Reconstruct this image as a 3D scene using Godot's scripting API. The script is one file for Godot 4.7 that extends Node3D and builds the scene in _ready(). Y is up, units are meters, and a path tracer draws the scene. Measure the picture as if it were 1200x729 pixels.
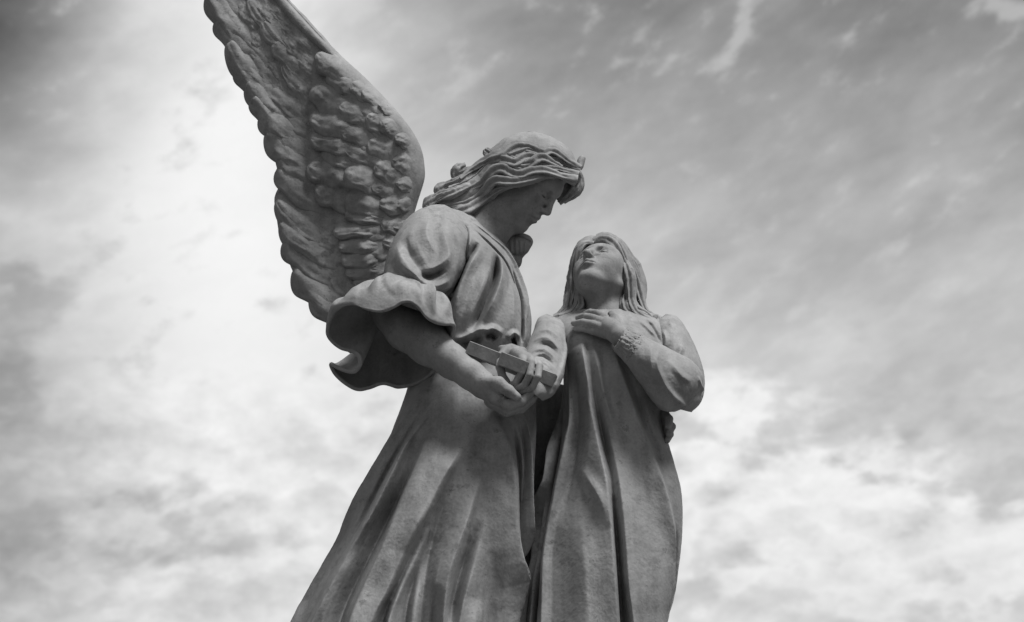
extends Node3D
# A carved marble group seen from below against a cloudy sky: an angel with one raised wing and a young woman.
# Photo tracings (px, py on the 1200 x 729 photograph) are placed at a real depth z (metres, towards the viewer) by P().

const PITCH := 24.0
const CAM := Vector3(0.0, 1.65, 3.84)
var F := 600.0 / tan(deg_to_rad(18.0))
var cp := cos(deg_to_rad(PITCH))
var sp := sin(deg_to_rad(PITCH))
var wob := FastNoiseLite.new()
var stone: StandardMaterial3D
var stone_wing: StandardMaterial3D
var stone_hair: StandardMaterial3D

func _ready() -> void:
	# camera
	var cam := Camera3D.new()
	cam.name = "camera"
	cam.position = CAM
	cam.rotation_degrees = Vector3(PITCH, 0, 0)
	cam.fov = rad_to_deg(2.0 * atan(364.5 / F))
	cam.near = 0.05
	cam.far = 2000.0
	cam.current = true
	add_child(cam)
	# sky
	var env := Environment.new()
	env.background_mode = Environment.BG_SKY
	var sky := Sky.new()
	sky.sky_material = make_sky()
	env.sky = sky
	env.background_energy_multiplier = 0.37
	env.tonemap_mode = Environment.TONE_MAPPER_LINEAR
	env.tonemap_exposure = 2.7
	env.sdfgi_enabled = true
	env.ssao_enabled = true
	env.ssil_enabled = true
	var we := WorldEnvironment.new()
	we.name = "environment"
	we.environment = env
	add_child(we)
	# veiled sun, high and a little to the right
	var sun := DirectionalLight3D.new()
	sun.name = "sun"
	sun.light_energy = 0.5
	sun.light_angular_distance = 20.0
	sun.shadow_enabled = true
	add_child(sun)
	sun.look_at_from_position(Vector3.ZERO, -Vector3(0.36, 1.0, 0.34), Vector3.FORWARD)

	wob.seed = 3
	wob.noise_type = FastNoiseLite.TYPE_SIMPLEX_SMOOTH
	wob.frequency = 1.0
	wob.fractal_type = FastNoiseLite.FRACTAL_FBM
	wob.fractal_octaves = 3
	stone = make_stone(0.29, 1, 0.9)
	stone_wing = stone
	stone_hair = stone
	var t0 := Time.get_ticks_msec()
	build_ground()
	build_angel()
	print("angel ", Time.get_ticks_msec() - t0)
	build_woman()
	build_cross()
	print("all ", Time.get_ticks_msec() - t0)

func P(px: float, py: float, z: float) -> Vector3:
	var a := (px - 600.0) / F
	var b := (364.5 - py) / F
	var d := Vector3(a, b * cp + sp, b * sp - cp)
	return CAM + d * ((z - CAM.z) / d.z)

func px_size(p: Vector3) -> float:      # metres covered by one photo pixel at a point
	var v := p - CAM
	return (v.y * sp - v.z * cp) / F

# ------------------------------------------------------------------ scene bookkeeping
func tag(o: Node, label: String, category: String, group := "", kind := "") -> void:
	if label: o.set_meta("label", label)
	if category: o.set_meta("category", category)
	if group: o.set_meta("group", group)
	if kind: o.set_meta("kind", kind)

func put(mesh: Mesh, called: String, m: Material, parent: Node) -> MeshInstance3D:
	var o := MeshInstance3D.new()
	o.mesh = mesh
	o.name = called
	o.material_override = m
	parent.add_child(o, true)
	if parent != self:      # things stand at their base; their parts are traced in world space
		o.position = -world_of(parent)
	return o

func world_of(n: Node) -> Vector3:
	var p := Vector3.ZERO
	while n != self and n is Node3D:
		p += n.position
		n = n.get_parent()
	return p

# ------------------------------------------------------------------ curves
func cat(a, b, c, d, t: float):
	return 0.5 * ((2.0 * b) + (c - a) * t + (2.0 * a - 5.0 * b + 4.0 * c - d) * t * t + (3.0 * b - a - 3.0 * c + d) * t * t * t)

func sample_rows(rows: Array, t: float) -> PackedFloat32Array:      # catmull-rom through rows of numbers, t in 0..1
	var n := rows.size()
	var f := t * (n - 1)
	var i := mini(int(f), n - 2)
	var u := f - i
	var a = rows[maxi(i - 1, 0)]
	var b = rows[i]
	var c = rows[i + 1]
	var d = rows[mini(i + 2, n - 1)]
	var out := PackedFloat32Array()
	for k in b.size():
		out.append(cat(float(a[k]), float(b[k]), float(c[k]), float(d[k]), u))
	return out

func even_rows(rows: Array, n: int) -> Array:      # n samples, evenly spaced by picture length
	var m := 24 * rows.size()
	var s := []
	var acc := [0.0]
	for i in m + 1:
		s.append(sample_rows(rows, float(i) / m))
		if i: acc.append(acc[i - 1] + Vector2(s[i][0] - s[i - 1][0], s[i][1] - s[i - 1][1]).length() + 0.02 + absf(s[i][2] - s[i - 1][2]) * 300.0)
	var out := []
	var k := 0
	for i in n:
		var want: float = acc[m] * i / (n - 1)
		while k < m - 1 and acc[k + 1] < want: k += 1
		var f: float = clampf((want - acc[k]) / maxf(acc[k + 1] - acc[k], 1e-6), 0, 1)
		var r := PackedFloat32Array()
		for q in s[0].size(): r.append(lerpf(s[k][q], s[k + 1][q], f))
		out.append(r)
	return out

# ------------------------------------------------------------------ grids to meshes
func grid_normals(v: PackedVector3Array, nv: int, nu: int, wrap: bool) -> PackedVector3Array:
	var n := PackedVector3Array()
	n.resize(v.size())
	for i in nv:
		var i0 := maxi(i - 1, 0) * nu
		var i1 := mini(i + 1, nv - 1) * nu
		var r := i * nu
		for j in nu:
			var j0 := (j + nu - 1) % nu if wrap else maxi(j - 1, 0)
			var j1 := (j + 1) % nu if wrap else mini(j + 1, nu - 1)
			var c := (v[r + j1] - v[r + j0]).cross(v[i1 + j] - v[i0 + j])
			n[r + j] = c.normalized() if c.length_squared() > 1e-20 else Vector3.UP
	return n

func grid_mesh(v: PackedVector3Array, nv: int, nu: int, wrap: bool, flip: bool, cap0 := false, cap1 := false) -> ArrayMesh:
	var n := grid_normals(v, nv, nu, wrap)
	if flip:
		for i in n.size(): n[i] = -n[i]
	var idx := PackedInt32Array()
	var cols := nu if wrap else nu - 1
	idx.resize((nv - 1) * cols * 6)
	var k := 0
	for i in nv - 1:
		for j in cols:
			var a := i * nu + j
			var b := i * nu + (j + 1) % nu
			var c := a + nu
			var d := b + nu
			if flip:
				idx[k] = a; idx[k + 1] = b; idx[k + 2] = c; idx[k + 3] = b; idx[k + 4] = d; idx[k + 5] = c
			else:
				idx[k] = a; idx[k + 1] = c; idx[k + 2] = b; idx[k + 3] = b; idx[k + 4] = c; idx[k + 5] = d
			k += 6
	for e in 2:
		if (e == 0 and cap0) or (e == 1 and cap1):
			var base := 0 if e == 0 else (nv - 1) * nu
			var mid := Vector3.ZERO
			for j in nu: mid += v[base + j]
			mid /= nu
			var nrm := (mid - (v[nu] + v[nu + nu / 2]) * 0.5).normalized() if e == 0 else (mid - (v[base - nu] + v[base - nu + nu / 2]) * 0.5).normalized()
			var m := v.size()
			for j in nu:
				v.append(v[base + j]); n.append(nrm)
			v.append(mid); n.append(nrm)
			for j in nu:
				if (e == 0) != flip: idx.append_array([m + nu, m + j, m + (j + 1) % nu])
				else: idx.append_array([m + nu, m + (j + 1) % nu, m + j])
	return arr_mesh(v, n, idx)

func arr_mesh(v: PackedVector3Array, n: PackedVector3Array, idx: PackedInt32Array) -> ArrayMesh:
	var a := []
	a.resize(Mesh.ARRAY_MAX)
	a[Mesh.ARRAY_VERTEX] = v
	a[Mesh.ARRAY_NORMAL] = n
	a[Mesh.ARRAY_INDEX] = idx
	var m := ArrayMesh.new()
	m.add_surface_from_arrays(Mesh.PRIMITIVE_TRIANGLES, a)
	return m

# ------------------------------------------------------------------ lofts with carved strokes
# ring: [cx, cy, z, ex, ey, front depth, back depth]; a point is the centre + e * cos(u) across, depth * sin(u) towards the viewer
func rings_from_rows(rows: Array) -> Array:      # rows: [py, left, right, z, front depth, back depth]
	var r := []
	for q in rows: r.append([(q[1] + q[2]) * 0.5, q[0], q[3], (q[2] - q[1]) * 0.5, 0.0, q[4], q[5]])
	return r

func rings_from_axis(ax: Array) -> Array:      # ax: [px, py, z, radius px, front depth, back depth]
	var r := []
	for i in ax.size():
		var a = ax[maxi(i - 1, 0)]
		var b = ax[mini(i + 1, ax.size() - 1)]
		var t := Vector2(b[0] - a[0], b[1] - a[1]).normalized()
		var q = ax[i]
		r.append([q[0], q[1], q[2], -t.y * q[3], t.x * q[3], q[4], q[5]])
	return r

# strokes: [points [[px, py], ...], height m, width m on its left side, width m on its right side (seen along the stroke), taper 0..1]
func loft(rings: Array, nv: int, nu: int, strokes := [], opt := {}) -> ArrayMesh:
	var rr := even_rows(rings, nv)
	var front: float = opt.get("front", 0.68)
	var power: float = opt.get("power", 1.0)
	var v := PackedVector3Array()
	var q2 := PackedVector2Array()
	v.resize(nv * nu)
	q2.resize(nv * nu)
	var nf := int(nu * front)
	var cu := PackedFloat32Array()
	var su := PackedFloat32Array()
	for j in nu:
		var u := PI * j / nf if j < nf else PI + PI * (j - nf) / (nu - nf)
		cu.append(signf(cos(u)) * pow(absf(cos(u)), power))
		su.append(signf(sin(u)) * pow(absf(sin(u)), power))
	var ripple: float = opt.get("ripple", 0.0)
	var tilted: bool = rings[0].size() > 7
	var rip_n: float = opt.get("ripple_n", 7.0)
	for i in nv:
		var r: PackedFloat32Array = rr[i]
		for j in nu:
			var s := su[j]
			var px := r[0] + r[3] * cu[j]
			var py := r[1] + r[4] * cu[j]
			q2[i * nu + j] = Vector2(px, py)
			v[i * nu + j] = P(px, py, r[2] + s * (r[5] if s > 0.0 else r[6]) + (r[7] * cu[j] if tilted else 0.0))
	# orientation
	var mid := nv / 2
	var c := Vector3.ZERO
	for j in nu: c += v[mid * nu + j]
	c /= nu
	var nn := grid_normals(v, nv, nu, true)
	var j0 := nf / 2
	var flip := nn[mid * nu + j0].dot(v[mid * nu + j0] - c) < 0.0
	var dirs := nn
	if flip:
		for i in dirs.size(): dirs[i] = -dirs[i]
	if strokes.size():      # folds are cut from the front, as a carver would, and only at the sides straight outwards
		var fr := Vector3(0, -sp, cp)
		for i in nv:
			for j in nf:
				var k := i * nu + j
				dirs[k] = dirs[k].lerp(fr, 0.85 * smoothstep(0.05, 0.55, su[j])).normalized()
	var h := PackedFloat32Array()
	h.resize(nv * nu)
	if strokes.size():
		carve(h, v, q2, rr, nv, nu, nf, strokes, power)
		var deep: float = opt.get("deep", 1.0)
		if deep != 1.0:
			for i in h.size(): h[i] *= deep
	var amp: float = opt.get("noise", 0.0015)
	var fine: float = opt.get("fine", 0.0004)
	var back: float = opt.get("back", 0.0)
	var bn: float = opt.get("back_n", 9.0)
	for i in nv:
		for j in nu:
			var k := i * nu + j
			var p := v[k]
			var d := h[k] + wob.get_noise_3d(p.x * 9.0, p.y * 6.0, p.z * 9.0) * amp * 2.0 + wob.get_noise_3d(p.x * 60.0, p.y * 60.0, p.z * 60.0) * fine * 2.0
			if ripple != 0.0:
				d += ripple * cos(TAU * rip_n * j / nu + 0.9 * sin(6.0 * i / nv)) * sin(PI * i / (nv - 1))
			if back != 0.0 and su[j] < -0.1:
				var w := smoothstep(0.1, 0.7, -su[j])
				d += back * w * sin(bn * TAU * (j - nf) / (nu - nf) * 0.5 + 2.0 * wob.get_noise_1d(3.0 * i / nv + 90.0)) * smoothstep(0.0, 0.35, float(i) / nv)
			v[k] = p + dirs[k] * d
	return grid_mesh(v, nv, nu, true, flip, opt.get("cap0", true), opt.get("cap1", true))

func carve(h: PackedFloat32Array, v: PackedVector3Array, q2: PackedVector2Array, rr: Array, nv: int, nu: int, nf: int, strokes: Array, power: float) -> void:
	var best := PackedFloat32Array()
	best.resize(nv * nu)
	var info := PackedVector2Array()
	info.resize(nv * nu)
	for st in strokes:
		var raw: Array = st[0]
		var hgt: float = st[1]
		var wl: float = st[2]
		var wr: float = st[3]
		var taper: float = st[4] if st.size() > 4 else 1.0
		var taper1: float = st[5] if st.size() > 5 else taper
		# resample
		var n := maxi(6, raw.size() * 4)
		var pi := PackedVector2Array()
		for i in n:
			var r := sample_rows(raw, float(i) / (n - 1)) if raw.size() > 1 else PackedFloat32Array([raw[0][0], raw[0][1]])
			pi.append(Vector2(r[0], r[1]))
		# picture -> (row, column) of the surface
		var at := PackedVector2Array()
		var pos := PackedVector3Array()
		for p in pi:
			var bi := 0
			var bd := 1e9
			for i in nv:
				var r: PackedFloat32Array = rr[i]
				var e := Vector2(r[3], r[4])
				var o := p - Vector2(r[0], r[1])
				var along := absf(o.dot(Vector2(-e.y, e.x).normalized())) + maxf(0.0, absf(o.dot(e.normalized())) - e.length()) * 0.3
				if along < bd:
					bd = along; bi = i
			var r2: PackedFloat32Array = rr[bi]
			var e2 := Vector2(r2[3], r2[4])
			var x := clampf((p - Vector2(r2[0], r2[1])).dot(e2) / e2.length_squared(), -0.999, 0.999)
			x = signf(x) * pow(absf(x), 1.0 / power)
			at.append(Vector2(bi, acos(x) / PI * nf))
			pos.append(P(p.x, p.y, r2[2] + pow(1.0 - x * x, 0.5 * power) * r2[5]))
		var reach := maxf(wl, wr) * 2.3
		var touched := PackedInt32Array()
		for s in n - 1:
			var i_mid := int(at[s].x)
			var step_v := maxf(1e-4, v[mini(i_mid + 1, nv - 1) * nu + nf / 2].distance_to(v[maxi(i_mid - 1, 0) * nu + nf / 2]) * 0.5)
			var jm := clampi(int(at[s].y), 1, nf - 2)
			var step_u := maxf(2e-4, v[i_mid * nu + jm + 1].distance_to(v[i_mid * nu + jm - 1]) * 0.5)
			var mi := mini(int(reach / step_v) + 1, nv)
			var mj := mini(int(reach / step_u) + 2, nu / 3)
			var a3 := pos[s]
			var b3 := pos[s + 1]
			var ab := b3 - a3
			var l2 := maxf(ab.length_squared(), 1e-9)
			var t2 := pi[s + 1] - pi[s]
			for i in range(maxi(0, int(minf(at[s].x, at[s + 1].x)) - mi), mini(nv, int(maxf(at[s].x, at[s + 1].x)) + mi + 1)):
				for jj in range(int(minf(at[s].y, at[s + 1].y)) - mj, int(maxf(at[s].y, at[s + 1].y)) + mj + 1):
					var j := posmod(jj, nu)
					var k := i * nu + j
					var pv := v[k] - a3
					var t := clampf(pv.dot(ab) / l2, 0.0, 1.0)
					var d := (pv - ab * t).length()
					if d < reach:
						if best[k] == 0.0:
							touched.append(k)
							best[k] = 1e3
						if d + 1e-6 < best[k]:
							best[k] = d + 1e-6
							info[k] = Vector2((s + t) / (n - 1), t2.cross(q2[k] - pi[s]))
		for k in touched:
			var w := wr if info[k].y > 0.0 else wl
			var x := best[k] / w
			x = maxf(sqrt(x * x + 0.025) - 0.158, 0.0)      # a crest worn a little round
			var t := info[k].x
			var env := 1.0
			if taper > 0.0: env = smoothstep(0.0, 0.5 * taper + 0.01, t) * smoothstep(0.0, 0.5 * taper1 + 0.001, 1.0 - t)
			h[k] += hgt * env * (1.0 - smoothstep(1.5, 2.3, best[k] / maxf(wl, wr))) * exp(-pow(x, 1.0 + 0.6 * minf(x + 0.25, 1.0)))
			best[k] = 0.0

# ------------------------------------------------------------------ flesh: blended tapered capsules and ellipsoids, meshed as surface nets
class Field:
	var kind := PackedInt32Array()      # 0 capsule, 1 ellipsoid
	var cut := PackedInt32Array()
	var a := PackedVector3Array()
	var b := PackedVector3Array()
	var ra := PackedFloat32Array()
	var rb := PackedFloat32Array()
	var k := PackedFloat32Array()
	var rad := PackedVector3Array()
	var inv: Array[Basis] = []
	func cap(p: Vector3, q: Vector3, r0: float, r1: float, blend := 0.006, sub := 0) -> void:
		kind.append(0); a.append(p); b.append(q); ra.append(r0); rb.append(r1); k.append(blend); cut.append(sub); rad.append(Vector3.ONE); inv.append(Basis())
	func ell(c: Vector3, r: Vector3, blend := 0.01, sub := 0, rot := Basis()) -> void:
		kind.append(1); a.append(c); b.append(c); ra.append(maxf(r.x, maxf(r.y, r.z))); rb.append(0.0); k.append(blend); cut.append(sub); rad.append(r); inv.append(rot.transposed())
	func bound(i: int, p: Vector3) -> float:      # no more than the distance
		if kind[i] == 1: return p.distance_to(a[i]) - ra[i]
		var ab := b[i] - a[i]
		var t := clampf((p - a[i]).dot(ab) / maxf(ab.length_squared(), 1e-9), 0.0, 1.0)
		return (p - a[i] - ab * t).length() - maxf(ra[i], rb[i])
	func at(p: Vector3, ids: PackedInt32Array) -> float:
		var d := 1.0
		for i in ids:
			var e := 0.0
			if kind[i] == 0:
				var ab := b[i] - a[i]
				var pa := p - a[i]
				var t := clampf(pa.dot(ab) / maxf(ab.length_squared(), 1e-9), 0.0, 1.0)
				e = (pa - ab * t).length() - lerpf(ra[i], rb[i], t)
			else:
				var q: Vector3 = inv[i] * (p - a[i])
				var r := rad[i]
				var k0 := (q / r).length()
				var k1 := (q / (r * r)).length()
				e = k0 * (k0 - 1.0) / k1 if k1 > 1e-6 else -minf(r.x, minf(r.y, r.z))
			var kk := k[i]
			if cut[i] == 0:
				var h := maxf(kk - absf(d - e), 0.0) / kk
				d = minf(d, e) - h * h * kk * 0.25
			else:
				var h := maxf(kk - absf(d + e), 0.0) / kk
				d = maxf(d, -e) + h * h * kk * 0.25
		return d

func skin(f: Field, cell: float, xf := Transform3D(), rough := 0.0004) -> ArrayMesh:
	var lo := Vector3.ONE * 1e9
	var hi := -lo
	for i in f.kind.size():
		if f.cut[i]: continue
		var r := Vector3.ONE * (maxf(f.ra[i], f.rb[i]) + f.k[i] * 0.5 + cell * 2.0)
		lo = lo.min(f.a[i].min(f.b[i]) - r)
		hi = hi.max(f.a[i].max(f.b[i]) + r)
	var bs := 6
	var nb := Vector3i(((hi - lo) / (cell * bs)).ceil())
	var nx := nb.x * bs + 1
	var ny := nb.y * bs + 1
	var nz := nb.z * bs + 1
	var g := PackedFloat32Array()
	g.resize(nx * ny * nz)
	g.fill(9.0)
	var blocks := []
	var half := cell * bs * 0.5
	var reach := half * 1.7321 + cell
	for bz in nb.z:
		for by in nb.y:
			for bx in nb.x:
				var c := lo + Vector3(bx, by, bz) * cell * bs + Vector3.ONE * half
				var ids := PackedInt32Array()
				var near := false
				for i in f.kind.size():
					if f.bound(i, c) < reach + f.k[i]:
						ids.append(i)
						if f.cut[i] == 0: near = true
				if not near: continue
				var d := f.at(c, ids)
				if absf(d) > reach * 1.35 + 0.004: continue
				blocks.append(Vector3i(bx, by, bz))
				for z in bs + 1:
					for y in bs + 1:
						var row := ((bz * bs + z) * ny + by * bs + y) * nx + bx * bs
						for x in bs + 1:
							if g[row + x] == 9.0:
								g[row + x] = f.at(lo + Vector3(bx * bs + x, by * bs + y, bz * bs + z) * cell, ids)
	var vid := {}
	var v := PackedVector3Array()
	var offs := [0, 1, nx, nx + 1, nx * ny, nx * ny + 1, nx * ny + nx, nx * ny + nx + 1]
	var cor := [Vector3(0, 0, 0), Vector3(1, 0, 0), Vector3(0, 1, 0), Vector3(1, 1, 0), Vector3(0, 0, 1), Vector3(1, 0, 1), Vector3(0, 1, 1), Vector3(1, 1, 1)]
	var ea := [0, 2, 4, 6, 0, 1, 4, 5, 0, 1, 2, 3]
	var eb := [1, 3, 5, 7, 2, 3, 6, 7, 4, 5, 6, 7]
	for bl in blocks:
		for z in bs:
			for y in bs:
				var row: int = ((bl.z * bs + z) * ny + bl.y * bs + y) * nx + bl.x * bs
				for x in bs:
					var id := row + x
					var neg := 0
					for o in 8:
						if g[id + offs[o]] < 0.0: neg += 1
					if neg == 0 or neg == 8: continue
					var sum := Vector3.ZERO
					var cnt := 0
					for e in 12:
						var ga := g[id + offs[ea[e]]]
						var gb := g[id + offs[eb[e]]]
						if (ga < 0.0) != (gb < 0.0):
							sum += cor[ea[e]].lerp(cor[eb[e]], ga / (ga - gb))
							cnt += 1
					vid[id] = v.size()
					v.append(lo + (Vector3(bl.x * bs + x, bl.y * bs + y, bl.z * bs + z) + sum / cnt) * cell)
	var idx := PackedInt32Array()
	var sx := [1, nx, nx * ny]
	for id in vid:
		var inside := g[id] < 0.0
		for ax in 3:
			if inside == (g[id + sx[ax]] < 0.0): continue
			var s1: int = sx[(ax + 1) % 3]
			var s2: int = sx[(ax + 2) % 3]
			if not (vid.has(id - s1) and vid.has(id - s2) and vid.has(id - s1 - s2)): continue
			var q0: int = vid[id]
			var q1: int = vid[id - s1]
			var q2: int = vid[id - s1 - s2]
			var q3: int = vid[id - s2]
			if inside: idx.append_array([q0, q2, q1, q0, q3, q2])
			else: idx.append_array([q0, q1, q2, q0, q2, q3])
	for i in v.size():
		v[i] = xf * v[i]
	var n := PackedVector3Array()
	n.resize(v.size())
	for t in range(0, idx.size(), 3):
		var c := (v[idx[t + 2]] - v[idx[t]]).cross(v[idx[t + 1]] - v[idx[t]])
		n[idx[t]] += c; n[idx[t + 1]] += c; n[idx[t + 2]] += c
	for i in n.size():
		n[i] = n[i].normalized()
		if rough > 0.0: v[i] += n[i] * wob.get_noise_3d(v[i].x * 60.0, v[i].y * 60.0, v[i].z * 60.0) * rough * 2.0
	return arr_mesh(v, n, idx)

# a chain of traced joints [px, py, z, radius px] added to a field
func chain(f: Field, joints: Array, blend := 0.005) -> void:
	for i in joints.size() - 1:
		var a = joints[i]
		var b = joints[i + 1]
		var p := P(a[0], a[1], a[2])
		var q := P(b[0], b[1], b[2])
		f.cap(p, q, a[3] * px_size(p), b[3] * px_size(q), blend)

# ------------------------------------------------------------------ sky, stone
func blob(px: float, py: float, x: float, y: float, rx: float, ry: float) -> float:
	return exp(-pow((px - x) / rx, 2.0) - pow((py - y) / ry, 2.0))

var tones := PackedFloat32Array()

func tone_at(px: float, py: float) -> float:
	if tones.is_empty():
		for j in 101:
			for i in 161: tones.append(sky_tone(i * 20.0 - 1000.0, j * 20.0 - 600.0))
	var x := clampf((px + 1000.0) / 20.0, 0.0, 159.99)
	var y := clampf((py + 600.0) / 20.0, 0.0, 99.99)
	var k := int(y) * 161 + int(x)
	var fx := x - int(x)
	return lerpf(lerpf(tones[k], tones[k + 1], fx), lerpf(tones[k + 161], tones[k + 162], fx), y - int(y))

func sky_tone(px: float, py: float) -> float:      # broad sRGB tone of the cloud deck along a direction
	var gx := clampf(px / 150.0, -1.5, 9.5)
	var gy := clampf(py / 145.8, -1.5, 6.5)
	var w := 0.0
	var s := 0.0
	var x0 := int(floor(gx)) - 1
	var y0 := int(floor(gy)) - 1
	for j in range(y0, y0 + 4):
		for i in range(x0, x0 + 4):
			var dx := gx - i
			var dy := gy - j
			var k := exp(-(dx * dx + dy * dy) * 1.7)
			w += k
			s += k * TONES[clampi(j, 0, 5)][clampi(i, 0, 8)]
	var off := maxf(maxf(-px, px - 1200.0) / 1500.0, maxf(-py, py - 729.0) / 1200.0)
	return lerpf(s / w, 142.0, smoothstep(0.0, 1.0, off))

const TONES := [
	[62, 200, 252, 190, 146, 140, 138, 134, 134],
	[150, 238, 254, 200, 162, 166, 164, 160, 160],
	[196, 238, 249, 232, 200, 194, 188, 186, 190],
	[160, 234, 244, 232, 208, 202, 200, 198, 198],
	[176, 226, 236, 230, 216, 206, 206, 200, 202],
	[186, 218, 222, 220, 214, 212, 214, 214, 216]]

func make_sky() -> PanoramaSkyMaterial:
	var n1 := FastNoiseLite.new()
	n1.seed = 11; n1.noise_type = FastNoiseLite.TYPE_SIMPLEX_SMOOTH; n1.frequency = 1.0
	n1.fractal_type = FastNoiseLite.FRACTAL_FBM; n1.fractal_octaves = 6; n1.fractal_gain = 0.55
	var n2: FastNoiseLite = n1.duplicate()
	n2.seed = 37; n2.fractal_octaves = 6; n2.fractal_gain = 0.55
	var big := Image.create(512, 256, false, Image.FORMAT_RGB8)
	paint_sky(big, 0, 0, 512, 256, 512, n1, n2)
	big.resize(1024, 512, Image.INTERPOLATE_CUBIC)
	var wide := Image.create(460, 260, false, Image.FORMAT_RGB8)      # the sky around it, coarser
	paint_sky(wide, -230, 12, 460, 260, 1024, n1, n2)
	big.blit_rect(wide, Rect2i(230, 0, 230, 260), Vector2i(0, 12))
	big.blit_rect(wide, Rect2i(0, 0, 230, 260), Vector2i(794, 12))
	big.resize(4096, 2048, Image.INTERPOLATE_CUBIC)
	var part := Image.create(600, 520, false, Image.FORMAT_RGB8)      # the part in view, at full resolution, centred on -z (column 0)
	paint_sky(part, -300, 464, 600, 520, 4096, n1, n2)
	big.blit_rect(part, Rect2i(300, 0, 300, 520), Vector2i(0, 464))
	big.blit_rect(part, Rect2i(0, 0, 300, 520), Vector2i(3796, 464))
	var m := PanoramaSkyMaterial.new()
	m.panorama = ImageTexture.create_from_image(big)
	return m

func paint_sky(im: Image, x0: int, y0: int, w: int, h: int, full: int, n1: FastNoiseLite, n2: FastNoiseLite) -> void:
	for y in h:
		var el := PI * 0.5 - (y0 + y + 0.5) / (full / 2) * PI
		var ce := cos(el)
		var d_y := sin(el)
		for x in w:
			var az := (x0 + x + 0.5) / full * TAU
			var d := Vector3(sin(az) * ce, d_y, -cos(az) * ce)
			var t := 150.0
			if d_y > -0.1:
				var depth := -d.z * cp + d.y * sp
				var px := -3000.0
				var py := 300.0
				if depth > 0.25:
					px = 600.0 + F * d.x / depth
					py = 364.5 - F * (d.y * cp + d.z * sp) / depth
				t = tone_at(px, py)
				# thin slanted veil, with finer wisps drawn out along it
				var veil := n1.get_noise_3d(d.x * 7.0 + d.y * 3.0, d.y * 16.0 - d.x * 5.0, d.z * 7.0)
				var wisp := n1.get_noise_3d(d.x * 20.0 + d.y * 12.0 + 7.0, d.y * 46.0 - d.x * 22.0, 2.0)
				var lump := n2.get_noise_3d(d.x * 14.0, d.y * 26.0, d.z * 9.0)
				var soft := 1.0 - 0.8 * smoothstep(215.0, 245.0, t)
				t += soft * (veil * 24.0 + wisp * 9.0)
				# bright cumulus banks low down on the right, broken grey ones on the left
				var bank := blob(px, py, 880, 590, 190, 125) + blob(px, py, 1150, 640, 150, 80) + blob(px, py, 840, 470, 70, 30) * 0.7 + blob(px, py, 600, 740, 700, 60) * 0.5 - 0.48
				t = lerpf(t, 246.0 - 26.0 * absf(lump) - 14.0 * smoothstep(560.0, 729.0, py) , 0.92 * smoothstep(-0.10, 0.30, bank + lump * 0.75))
				var fine := n2.get_noise_3d(d.x * 34.0 + 5.0, d.y * 58.0 + lump * 0.6, d.z * 20.0)
				t += smoothstep(390.0, 520.0, py) * (fine * 20.0 + minf(lump, 0.0) * 34.0) * (0.6 if px > 500.0 else 1.0)
				var gap := blob(px, py, -10, 450, 85, 75) + blob(px, py, 20, 640, 120, 40) + blob(px, py, 150, 590, 110, 26) * 0.85 + blob(px, py, 30, 320, 60, 50) * 0.75 + blob(px, py, 220, 650, 90, 22) * 0.7 - 0.55
				t = lerpf(t, 132.0 + 60.0 * lump, 0.68 * smoothstep(-0.30, 0.75, gap + lump * 1.1 + wisp * 0.6))
				var hi := blob(px, py, 395, 8, 70, 22) + blob(px - (95.0 - py) * 0.34, py, 846, 50, 13, 50) * 0.9 + blob(px, py, 1185, 12, 36, 16) * 0.9 + blob(px, py, 690, 12, 45, 16) * 0.5 - 0.42
				t = lerpf(t, 212.0, 0.55 * smoothstep(-0.25, 0.65, hi + wisp * 1.3))
			else:
				t = 120.0
			var c := clampf(t / 255.0, 0.05, 0.985)
			im.set_pixel(x, y, Color(c, c, c))

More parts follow.
